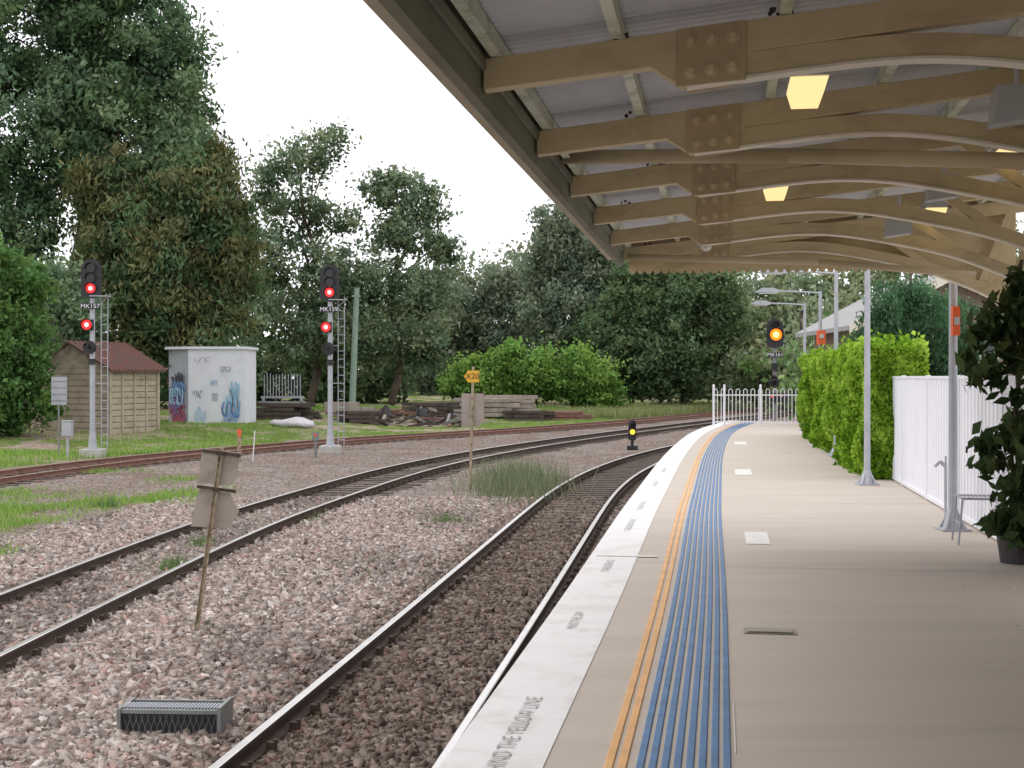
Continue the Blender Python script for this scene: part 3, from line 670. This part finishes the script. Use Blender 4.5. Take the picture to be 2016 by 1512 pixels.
blob('white_tarpaulin',-11.3,71,1.15,.7,.32,'tarp',1); blob('rubbish_bag',-7.3,80,.35,.35,.55,'blackbag',2); blob('rubbish_bag',-5.2,80,.5,.4,.6,'blackbag',3)
r=root('concrete_block_wall',(-9.5,79,-.8)); b=B(); b.box((-9.8,79,-.15),(2.0,.3,.6)); b.box((-8.4,79.3,-.35),(.7,.3,.4)); b.build('blocks',['stackc'],r,bevel=.02)
r=root('utility_pole',(-9.2,80,-.7)); b=B(); b.cyl((-9.35,80,-.9),(-9.05,80,6.8),.2,.15,12); b.box((-9.08,79.9,6.3),(.5,.1,.1)); b.build('pole',['greenpole'],r)
# ------------------------------------------------------------ brick house to the right
bh=root('brick_house',(13.3,44,0)); b=B(); HX=13.2; b.box((HX,45,1.65),(5.0,7,3.3)); 
b.prism([(-2.5,3.3),(2.5,3.3),(0,4.6)],(HX,41.5,0),XV,ZV,YV*7); b.build('walls',['brick'],bh)
b=B()
for sg in(-1,1):
    a=V((HX+sg*3.1,41.1,3.0)); e=V((HX,41.1,4.62)); L=YV*7.8; up=V((0,0,.14)); b.add([a,e,e+L,a+L,a+up,e+up,e+L+up,a+L+up],[(0,1,2,3),(7,6,5,4),(0,4,5,1),(1,5,6,2),(2,6,7,3),(3,7,4,0)],0)
    a2=a-YV*.03-ZV*.12; e2=e-YV*.03-ZV*.12; u2=ZV*.3; b.add([a2,e2,e2+u2,a2+u2,a2-YV*.05,e2-YV*.05,e2+u2-YV*.05,a2+u2-YV*.05],[(0,1,2,3),(7,6,5,4),(0,4,5,1),(3,2,6,7),(0,3,7,4),(1,5,6,2)],1)
b.build('roof',['roofgrey','barge'],bh)
b=B()
for wx in(11.3,12.8,14.4): b.prism([(-.3,-.8),(.3,-.8),(.3,.5),(.2,.68),(0,.75),(-.2,.68),(-.3,.5)],(wx,41.49,2.2),XV,ZV,-YV*.04,1); b.prism([(-.22,-.72),(.22,-.72),(.22,.45),(0,.6),(-.22,.45)],(wx,41.449,2.2),XV,ZV,-YV*.02,0)
b.build('windows',['glass','white'],bh)
# ------------------------------------------------------------ foliage
def leafcloud(C,size,cols,elong=1.0,droop=0.0):
    n=len(C); a=rng.normal(0,1,(n,3)); 
    if droop>0: a=a*(1-droop)+np.array([0,0,-1.0])*droop*1.6
    a/=np.linalg.norm(a,axis=1)[:,None]; r=rng.normal(0,1,(n,3)); b=np.cross(a,r); b/=np.linalg.norm(b,axis=1)[:,None]
    s=size*(.6+.8*rng.random(n)); A=a*(s*elong)[:,None]*.5; Bv=b*s[:,None]*.5/max(1,elong**.3)
    P=np.stack([C+A,C+Bv*1.0+A*.1,C-A,C-Bv+A*.1],1).reshape(-1,3)
    Fq=np.arange(n*4).reshape(n,4); return P,Fq,np.repeat(cols,4,axis=0)
def crown(lobes,nclump,per,cr,pal,lsize,elong,droop,flat=.75,inner=.5,pal2=None,p2=0):
    vol=np.array([l[3]*l[4]+l[4]*l[5]+l[3]*l[5] for l in lobes]); pr=vol/vol.sum(); cnt=rng.multinomial(nclump,pr)
    CC=[];K=[]
    for l,c in zip(lobes,cnt):
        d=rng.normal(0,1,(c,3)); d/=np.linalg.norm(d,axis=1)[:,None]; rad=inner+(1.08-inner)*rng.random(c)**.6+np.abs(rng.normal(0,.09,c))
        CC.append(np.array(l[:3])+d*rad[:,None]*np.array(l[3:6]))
        K.append(np.clip((rad-inner)/(1.08-inner),0,1)*.55+.35+.25*d[:,2])  # shade put into leaf colour: clumps darker deep inside, lighter outward and on top
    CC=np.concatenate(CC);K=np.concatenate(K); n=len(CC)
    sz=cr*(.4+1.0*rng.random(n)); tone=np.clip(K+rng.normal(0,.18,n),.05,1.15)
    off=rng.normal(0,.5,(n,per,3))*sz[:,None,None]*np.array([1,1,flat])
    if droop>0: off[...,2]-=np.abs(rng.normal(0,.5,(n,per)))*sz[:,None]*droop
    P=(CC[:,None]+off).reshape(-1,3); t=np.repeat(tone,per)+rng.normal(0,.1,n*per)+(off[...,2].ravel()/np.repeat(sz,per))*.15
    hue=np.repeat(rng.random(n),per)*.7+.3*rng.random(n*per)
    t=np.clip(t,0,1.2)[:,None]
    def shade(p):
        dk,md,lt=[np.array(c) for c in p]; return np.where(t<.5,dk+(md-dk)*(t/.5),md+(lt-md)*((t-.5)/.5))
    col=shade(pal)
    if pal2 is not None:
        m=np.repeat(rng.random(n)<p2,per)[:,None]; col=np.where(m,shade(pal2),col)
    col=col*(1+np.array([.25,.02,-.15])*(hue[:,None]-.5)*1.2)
    return leafcloud(P,lsize,np.clip(col,.004,.8),elong,droop)
def tree(name,base,lobes,nclump,per,cr,pal,lsize,elong=1.3,droop=0,trunk_r=.3,bark='bark',flat=.75,inner=.5,pal2=None,p2=0):
    g=V(base); r=root(name,g); P,Fq,C=crown(lobes,nclump,per,cr,pal,lsize,elong,droop,flat,inner,pal2,p2)
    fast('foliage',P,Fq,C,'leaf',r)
    b=B(); top=max(l[2] for l in lobes)
    cx=sum(l[0] for l in lobes)/len(lobes); cy=sum(l[1] for l in lobes)/len(lobes)
    tp=V((g.x*.4+cx*.6,g.y*.4+cy*.6,top)); pts=[g]
    K=7
    for i in range(1,K+1):
        t=i/K; p=g.lerp(tp,t)+V((random.uniform(-1,1),random.uniform(-1,1),0))*.04*(top-g.z)*(t<1); pts.append(p)
    for i in range(K): b.cyl(pts[i],pts[i+1],trunk_r*(1-.85*i/K),trunk_r*(1-.85*(i+1)/K),9)
    for l in lobes:
        q=V(l[:3]); zf=max(0.15,min(.9,(q.z-g.z)/(top-g.z)*.7)); i=int(zf*K); s=pts[i].lerp(pts[i+1],zf*K-i)
        rr=trunk_r*(1-.85*zf)*.55; m=(s+q)/2+V((random.uniform(-.3,.3),random.uniform(-.3,.3),.08*(q-s).length)); b.cyl(s,m,rr,rr*.65,7); b.cyl(m,q,rr*.65,rr*.25,6)
        for k in range(6):
            e=q+V((random.gauss(0,.6)*l[3],random.gauss(0,.5)*l[4],random.uniform(-.1,1.0)*l[5])); b.cyl(m.lerp(q,random.uniform(.2,1)),e,rr*.3,rr*.08,5)
    b.build('trunk_and_limbs',[bark],r,smooth=True); return r
def lob(x,y,z,r,ry=None,rz=None): return (x,y,z,r,ry or r,rz or r*.9)
DG=((.024,.05,.024),(.08,.145,.072),(.20,.30,.17)); OL=((.03,.04,.016),(.105,.12,.05),(.22,.23,.11)); OLG=((.022,.045,.018),(.075,.13,.055),(.16,.25,.12))
GG=((.04,.065,.035),(.125,.185,.095),(.26,.34,.21))
BG=((.03,.065,.015),(.11,.22,.05),(.24,.41,.10)); HG=((.06,.13,.01),(.20,.38,.03),(.44,.64,.10)); VG=((.012,.022,.008),(.035,.06,.022),(.09,.13,.05))
tree('casuarina_tree',(-25.5,80,-.6),[lob(-27.4,79,21.3,4.3),lob(-22.9,79,21.5,3.7),lob(-20.2,79,20.0,2.0),lob(-27.6,79,15.6,4.4),lob(-22.3,78,15.6,3.7),lob(-19.2,78,16.9,2.0),lob(-25.6,78,25.6,5,4,3),lob(-21.6,79,25.3,2.4),lob(-28.4,78,10.2,2.3),lob(-21.5,77,11.5,2.2),lob(-19.3,77.5,13.3,2.3),lob(-17.9,77.5,15.0,1.5),lob(-30,79,6,3)],680,150,1.2,DG,.2,1.9,.25,trunk_r=.5,pal2=OLG,p2=.25)
tree('casuarina_tree',(-18.4,77,-.6),[lob(-17.3,76,13.9,1.4),lob(-17.6,76,11.6,2.4),lob(-19.9,76,8.9,3.2),lob(-16.6,76,8.2,2.1),lob(-21.2,75,5.6,2.4,2,2),lob(-18.6,75,5.2,2.2,1.8,2),lob(-16.6,75.5,5.2,1.7,1.5,1.8),lob(-15.6,76,10.6,1.2),lob(-21.8,76,12.0,2.2),lob(-15.4,75.5,6.8,1.0),lob(-19.8,74.6,3.4,1.6,1,1),lob(-15.2,75.5,8.7,.9),lob(-17.0,74.2,3.4,1.2,.8,.7)],700,150,.95,OL,.16,2.4,.4,trunk_r=.4,pal2=OLG,p2=.45)
tree('gum_tree',(-14.2,96,-.4),[lob(-13.7,95,17.0,1.7),lob(-15.9,95,16.1,1.2),lob(-12.2,95,17.9,1.1),lob(-17.2,95,14.6,1.1),lob(-14.9,95,13.0,2.4),lob(-11.8,95,12.4,1.3),lob(-16.9,95,9.8,2.3),lob(-12.8,95,8.6,2.5),lob(-16.2,95,5,2.8),lob(-12.5,95,4.2,2.3)],290,62,1.05,GG,.21,1.7,.15,trunk_r=.3,inner=.25)
tree('gum_tree',(-8.6,97,-.4),[lob(-8.8,96,15,1.6),lob(-6.6,96,14.4,1.3),lob(-5.6,96,13.0,.9),lob(-7.9,96,11.6,2.0),lob(-4.9,96,10.6,1.0),lob(-9.6,96,8.2,2.5),lob(-6.4,96,7.2,2.0),lob(-10,96,4.2,2.4),lob(-6,96,4,2),lob(-4.8,96,8.2,1.0),lob(-4.0,96,11.3,.6)],290,62,1.0,GG,.21,1.7,.15,trunk_r=.28,inner=.25)
tree('eucalyptus_tree',(6.6,122,-1),[lob(4.3,120,15.4,1.9),lob(6.2,120,13.2,2.9),lob(3.4,120,11,2.2),lob(8.9,120,11.6,3.3),lob(5.2,120,7.2,3.8),lob(11,120,9,4),lob(7.5,119,4.5,4),lob(3.2,119,13.2,1.2)],560,90,1.2,((.05,.075,.045),(.15,.20,.13),(.29,.35,.24)),.25,1.6,.25,trunk_r=.4,bark='barkpale')
tree('eucalyptus_tree',(14.5,116,-1),[lob(12.4,114,7.6,3.2),lob(15.8,114,8.6,2.7),lob(13.4,113,3.4,3.3),lob(17.2,114,5.6,2.6),lob(10.5,113,3.0,2.8),lob(9,115,6,3),lob(11,115,10,2.2)],480,90,1.1,((.03,.06,.03),(.09,.145,.065),(.18,.26,.13)),.24,1.6,.2,trunk_r=.35)
tree('eucalyptus_tree',(-1,128,-1),[lob(-4.8,127,7.6,2.6),lob(-1.6,127,9.8,2.4),lob(1.6,127,8.4,2.6),lob(-3,127,4,3),lob(1,127,4.2,3),lob(-6.5,128,5,2.6)],380,70,1.2,((.05,.075,.045),(.15,.20,.13),(.27,.33,.23)),.28,1.5,.2,trunk_r=.3,bark='barkpale',inner=.3)
for i,(x,z,rr) in enumerate([(-3.0,2.0,1.6),(-.5,2.8,1.8),(2.0,2.3,1.6),(4.6,2.5,2.0),(6.6,1.4,1.4)]):
    tree('broadleaf_shrub',(x,106,-.9),[lob(x,105,z,rr*.8,1.5,rr*.7),lob(x-.9,105,z-1.1,rr*.8,1.6,1.2),lob(x+.8,104.5,z-1.3,rr*.9,1.6,1.2),lob(x+.6,105,z+.7,rr*.4,1,.8)],95,60,.75,BG,.2,1.4,0,trunk_r=.1,inner=.3)
tree('broadleaf_shrub',(-21.5,59,-1),[lob(-21.6,58,5.6,1.6),lob(-21.4,58,2.7,1.7),lob(-20.8,57.5,.6,1.3),lob(-22,57,0.2,1.4),lob(-23,58,4,2),lob(-21.2,57.5,4.2,.9)],300,90,.65,((.02,.045,.015),(.06,.125,.035),(.14,.26,.08)),.15,1.4,0,trunk_r=.2,inner=.35)
tree('broadleaf_shrub',(-21.0,66,-1),[lob(-21.2,66,4.2,1.5),lob(-23,67,5,2.2)],110,90,.8,DG,.2,1.3,.1,trunk_r=.2)
# bare twiggy brush
r=root('bare_brush',(-19,64,-1)); b=B()
def twig(p,d,L,rad,n):
    q=p+d*L; b.cyl(p,q,rad,rad*.6,5)
    if n>0:
        for k in range(3):
            nd=(d+V((random.gauss(0,.4),random.gauss(0,.3),random.gauss(.05,.3)))).normalized(); twig(p.lerp(q,random.uniform(.5,1)),nd,L*random.uniform(.6,.85),rad*.55,n-1)
for k in range(9): twig(V((-21.0+random.uniform(-1.5,1.6),60.2,-.8)),V((random.gauss(0,.35),0,1)).normalized(),2.2,.035,4)
b.build('twigs',['barkpale'],r)
def belt(name,segs,nclump,per,cr,pal,ls):
    lobes=[]
    for (x0,x1,y,h,n) in segs:
        for i in range(n):
            x=x0+(x1-x0)*(i+random.random())/n; hh_=h*random.uniform(.65,1.1); 
            lobes.append((x,y+random.uniform(-5,5),hh_*.55-1,random.uniform(2.0,4.2)*h/9,3,hh_*.5)); lobes.append((x+random.uniform(-3,3),y+random.uniform(-4,4),1.5,4,3,3)); lobes.append((x+random.uniform(-2,2),y,hh_*.9,1.3,1.3,1.5))
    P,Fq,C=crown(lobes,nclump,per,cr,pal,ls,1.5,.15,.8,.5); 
    b=B()
    for l in lobes[::3]: b.cyl((l[0],l[1],-1.3),(l[0]+random.uniform(-1,1),l[1],l[2]+l[5]*.6),.25,.08,6)
    r=root(name,(lobes[0][0],lobes[0][1],-1)); fast('foliage',P,Fq,C,'leaf',r); b.build('trunks',['bark'],r)
belt('distant_trees',[(-90,-8,118,11,16),(-70,-20,100,8,8)],900,60,2.0,((.02,.035,.018),(.06,.10,.045),(.13,.19,.09)),.45)
belt('distant_tree_line',[(-14,30,160,15.5,13),(-30,40,185,16,12)],800,75,1.9,((.06,.085,.05),(.14,.19,.115),(.25,.31,.2)),.45)
belt('distant_trees',[(18,60,130,15,14),(20,50,108,10,9)],900,75,1.6,((.06,.095,.045),(.15,.21,.10),(.30,.36,.21)),.36)
belt('distant_trees',[(18,50,72,6.5,7),(60,110,120,14,8)],420,70,1.3,((.04,.08,.03),(.11,.2,.07),(.24,.36,.15)),.3)
def conifer(cx,cy,ht,n,zmin):
    r=root('weeping_cedar_tree',(cx,cy,0)); b=B(); b.cyl((cx,cy,0),(cx,cy,ht+.3),.14,.03,8); CC=[];T=[]
    for k in range(n):
        a=random.uniform(0,6.28); z=random.uniform(zmin,ht); L=random.uniform(1.2,2.2)*(1.12-.15*z); d=V((math.cos(a),math.sin(a),0)); o=V((cx,cy,z)); pr=o
        tone=random.uniform(.15,.9)
        for i in range(1,10):
            t=i/9; p=o+d*L*t+ZV*(.12*L*math.sin(t*2.2)-.3*L*t*t); b.cyl(pr,p,.022*(1.1-t),.02*(1.05-t),5); pr=p
            m=55; q=np.array(p)+rng.normal(0,.1,(m,3)); q[:,2]-=np.abs(rng.normal(0,.16,m)); CC.append(q); T.append(np.full(m,tone)+rng.normal(0,.12,m))
    CC=np.concatenate(CC);T=np.clip(np.concatenate(T),0,1)[:,None]; dk,lt=np.array((.025,.065,.03)),np.array((.16,.31,.16)); P,Fq,C=leafcloud(CC,.05,dk+(lt-dk)*T,2.6,.5); fast('foliage',P,Fq,C,'leaf',r); b.build('trunk_and_limbs',['bark'],r)
conifer(9.3,32,3.75,80,.8); conifer(10.6,34.5,3.6,50,.8)
tree('broadleaf_tree',(13.5,30,0),[lob(12.2,30,2.9,1.2),lob(13.4,30,3.6,1.3),lob(11.6,29,1.7,.8)],160,80,.5,DG,.1,1.4,.2,trunk_r=.1)
# hedge
hr=root('hedge',PF(30,2.75)); n=60000; s=21.9+(16.5)*rng.random(n)**1.2; 
face=rng.random(n); w=np.where(face<.6,2.24+np.abs(rng.normal(0,.07,n)),2.24+.95*rng.random(n)); h=2.05*rng.random(n); 
topm=(face>.6)&(face<.82); h=np.where(topm,2.0+rng.normal(0,.06,n),h); endm=face>.82; s=np.where(endm,21.9+np.abs(rng.normal(0,.08,n)),s)
bl_=.05*np.sin(s*1.13+1)+.05*np.sin(s*2.9+h*3)+.06*np.sin(h*4.1+s*.7)+.04*np.sin(s*6.1-h*5); w=w+np.where(face<.6,bl_,0); s=s+np.where(endm,.08*np.sin(h*5+w*5)+.05*np.sin(w*11+h*3),0)
h=h+.05*np.sin(s*2.3)*(h>1.7)+.04*np.sin(s*5.7+w*4)*(h>1.7); 
spr=(rng.random(n)<.05)&(h>1.8); h=h+spr*rng.random(n)*.2
low=(h<.35)&(rng.random(n)<.6); k=~low; s,w,h=s[k],w[k],h[k]; n=len(s)
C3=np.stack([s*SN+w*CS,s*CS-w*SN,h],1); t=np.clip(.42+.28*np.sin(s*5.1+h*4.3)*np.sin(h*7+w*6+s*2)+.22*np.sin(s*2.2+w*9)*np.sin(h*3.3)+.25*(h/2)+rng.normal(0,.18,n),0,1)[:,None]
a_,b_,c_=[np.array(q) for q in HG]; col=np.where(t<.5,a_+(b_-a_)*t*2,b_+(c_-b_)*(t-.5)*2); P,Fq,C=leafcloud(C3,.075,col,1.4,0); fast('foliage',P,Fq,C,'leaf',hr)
b=B(); pbox(b,22.05,38.2,2.42,3.05,-1.3,.25); b.build('inner_branches',['bark'],hr)
b=B()
for q in np.arange(22.3,38,.7): b.cyl(PF(q,2.7),PF(q,2.7,-1.2),.035,.03,6)
b.build('stems',['bark'],hr)
# potted vine tree right foreground
r=root('potted_plant',(4.36,11.8,0)); b=B(); b.cyl((4.36,11.8,0),(4.36,11.8,.3),.15,.19,18); b.cyl((4.36,11.8,.27),(4.36,11.8,.33),.21,.21,18); b.build('pot',['terracotta'],r)
b=B(); b.tube([(4.36,11.8,.3),(4.30,11.8,.9),(4.34,11.75,1.5),(4.27,11.7,2.2),(4.35,11.7,2.6)],.02,8)
LB=[(4.36,11.6,2.42,.18),(4.24,11.5,2.12,.20),(4.02,11.5,2.0,.15),(3.88,11.5,1.78,.10),(3.87,11.5,1.55,.08),(4.2,11.6,1.78,.17),(4.37,11.6,1.5,.12),(4.32,11.6,1.08,.17),(4.05,11.55,1.02,.12),(3.99,11.5,.88,.08),(4.32,11.6,.75,.18),(4.12,11.55,.40,.15),(4.36,11.6,.42,.22),(4.52,11.7,2.1,.3),(4.55,11.7,1.2,.25),(4.05,11.5,1.62,.08)]
for l in LB: b.cyl((4.31,11.7,min(2.4,l[2]+.1)),l[:3],.009,.005,5)
b.build('stems',['bark'],r)
P,Fq,C=crown([lob(*l[:3],l[3]) for l in LB],230,9,.11,VG,.085,1.8,.45,inner=.15); fast('leaves',P,Fq,C,'leaf',r)
# ------------------------------------------------------------ grass and weeds
def blades(name,cx,cy,h,pal,wk=.05):
    n=len(cx); z=ground_z(cx,cy)-.02; a=rng.random(n)*6.28; w=h*wk+.005; lean=rng.normal(0,.3,(n,2))*h[:,None]
    p0=np.stack([cx-np.cos(a)*w,cy-np.sin(a)*w,z],1);p1=np.stack([cx+np.cos(a)*w,cy+np.sin(a)*w,z],1);p2=np.stack([cx+lean[:,0],cy+lean[:,1],z+h],1)
    P=np.stack([p0,p1,p2],1).reshape(-1,3); F=np.arange(3*n).reshape(n,3); t=rng.random(n)[:,None]; lo,hi=[np.array(q) for q in pal]
    return fast(name,P,F,np.repeat(lo+(hi-lo)*t,3,axis=0),'leaf')
def scat(cx,cy,rx,ry,n):
    d=rng.normal(0,.45,(n,2)); return cx+d[:,0]*rx,cy+d[:,1]*ry
GP=((.12,.24,.04),(.40,.58,.15))
xs_=[];ys_=[]
for c in [(-10.5,29,1.6,3,5000),(-8.3,31.5,1.6,2.6,5000),(-9.4,26,1.0,1.6,1400),(-8.2,22,.5,1,900),(-12,33,1.6,2.2,2000),(-7.6,34,.7,1.5,900),(-9,38,1.2,2,700),(-12.2,41,1.5,1,1200)]:
    a,b_=scat(*c); xs_.append(a);ys_.append(b_)
cx=np.concatenate(xs_);cy=np.concatenate(ys_); k=np.sin(cx*3.1+cy)+np.sin(cy*1.7-cx*2)+rng.normal(0,.6,len(cx))>-.7; cx=cx[k];cy=cy[k]; blades('grass_patch',cx,cy,.05+.11*rng.random(len(cx)),GP)
n=90000; cy=50+55*rng.random(n)**1.3; cx=xl(cy)-3.2-30*rng.random(n)**1.5; m=(np.sin(cx*.45+1)+np.sin(cy*.5+cx*.2)+rng.normal(0,.5,n)>(-.1-.6*(cx<-11)))&~((cx>-14)&(cx<-4)&(cy>70)&(cy<95)&(rng.random(n)<.8)); blades('grass',cx[m],cy[m],.06+.16*rng.random(m.sum())+.25*(cy[m]>92),GP)
n=9000; cy=39+12*rng.random(n); cx=xl(cy)-3-9*rng.random(n); blades('grass',cx,cy,.08+.2*rng.random(n),GP)
n=20000; cy=92+28*rng.random(n); cx=xl(cy)-2.6-7*rng.random(n); blades('tall_grass',cx,cy,.3+.5*rng.random(n),((.16,.2,.07),(.42,.46,.22)))
n=2100; a,b_=scat(.15,35.0,1.3,4.6,n); blades('tall_weeds',a,b_,.2+.65*rng.random(n)**1.4,((.13,.16,.09),(.32,.36,.22)),.017)
xs_=[];ys_=[]
for c in [(-5.0,20.2,.25,.5,260),(-5.2,23,.2,.5,160),(-1.3,26.5,.45,.5,200),(-4,27,.4,.8,90),(-8.9,30,.3,.4,160),(-3.4,15.2,.25,.2,22),(-2.2,20,1,2,40),(-1.9,11,.2,.12,12)]:
    a,b_=scat(*c); xs_.append(a);ys_.append(b_)
cx=np.concatenate(xs_);cy=np.concatenate(ys_); blades('weeds',cx,cy,.06+.2*rng.random(len(cx)),((.09,.15,.05),(.24,.34,.14)),.035)
# ------------------------------------------------------------ world, sun, camera
sun_el=math.radians(50); az=Vector((-.6,.8,0)).normalized()
w=D.worlds.new('World'); SC.world=w; w.use_nodes=True; nt=w.node_tree; nt.nodes.clear(); L=nt.links.new
sky=nt.nodes.new('ShaderNodeTexSky'); sky.sky_type='NISHITA'; sky.sun_disc=False; sky.sun_elevation=sun_el; sky.sun_rotation=math.atan2(az.x,az.y)
tc=nt.nodes.new('ShaderNodeTexCoord'); mp=nt.nodes.new('ShaderNodeMapping'); mp.inputs['Scale'].default_value=(1,1,4); L(tc.outputs['Generated'],mp.inputs[0])
nz=nt.nodes.new('ShaderNodeTexNoise'); nz.inputs['Scale'].default_value=2.2; nz.inputs['Detail'].default_value=5; L(mp.outputs[0],nz.inputs['Vector'])
cr=nt.nodes.new('ShaderNodeValToRGB'); cr.color_ramp.elements[0].position=.3; cr.color_ramp.elements[0].color=(.74,.74,.74,1); cr.color_ramp.elements[1].position=.5; cr.color_ramp.elements[1].color=(.97,.97,.97,1); L(nz.outputs['Fac'],cr.inputs[0])
mx=nt.nodes.new('ShaderNodeMixRGB'); mx.inputs[2].default_value=(11.2,11.0,11.4,1); L(cr.outputs[0],mx.inputs[0]); L(sky.outputs[0],mx.inputs[1])
bg=nt.nodes.new('ShaderNodeBackground'); bg.inputs[1].default_value=.13; L(mx.outputs[0],bg.inputs[0]); wo=nt.nodes.new('ShaderNodeOutputWorld'); L(bg.outputs[0],wo.inputs[0])
sl=D.lights.new('sun','SUN'); sl.energy=1.0; sl.angle=math.radians(30); sl.color=(1,.97,.93); so=D.objects.new('sun',sl); COL.objects.link(so)
dirv=-(az*math.cos(sun_el)+ZV*math.sin(sun_el)); so.rotation_euler=dirv.to_track_quat('-Z','Y').to_euler(); so.location=(-10,20,30)
cam=D.cameras.new('camera'); cam.lens=48.2; cam.sensor_width=36; cam.clip_end=3000; co=D.objects.new('camera',cam); COL.objects.link(co); co.location=(0,0,EYE); co.rotation_euler=(math.radians(89.70),0,0); SC.camera=co
SC.view_settings.view_transform='Standard'; SC.view_settings.look='None'; SC.view_settings.exposure=0
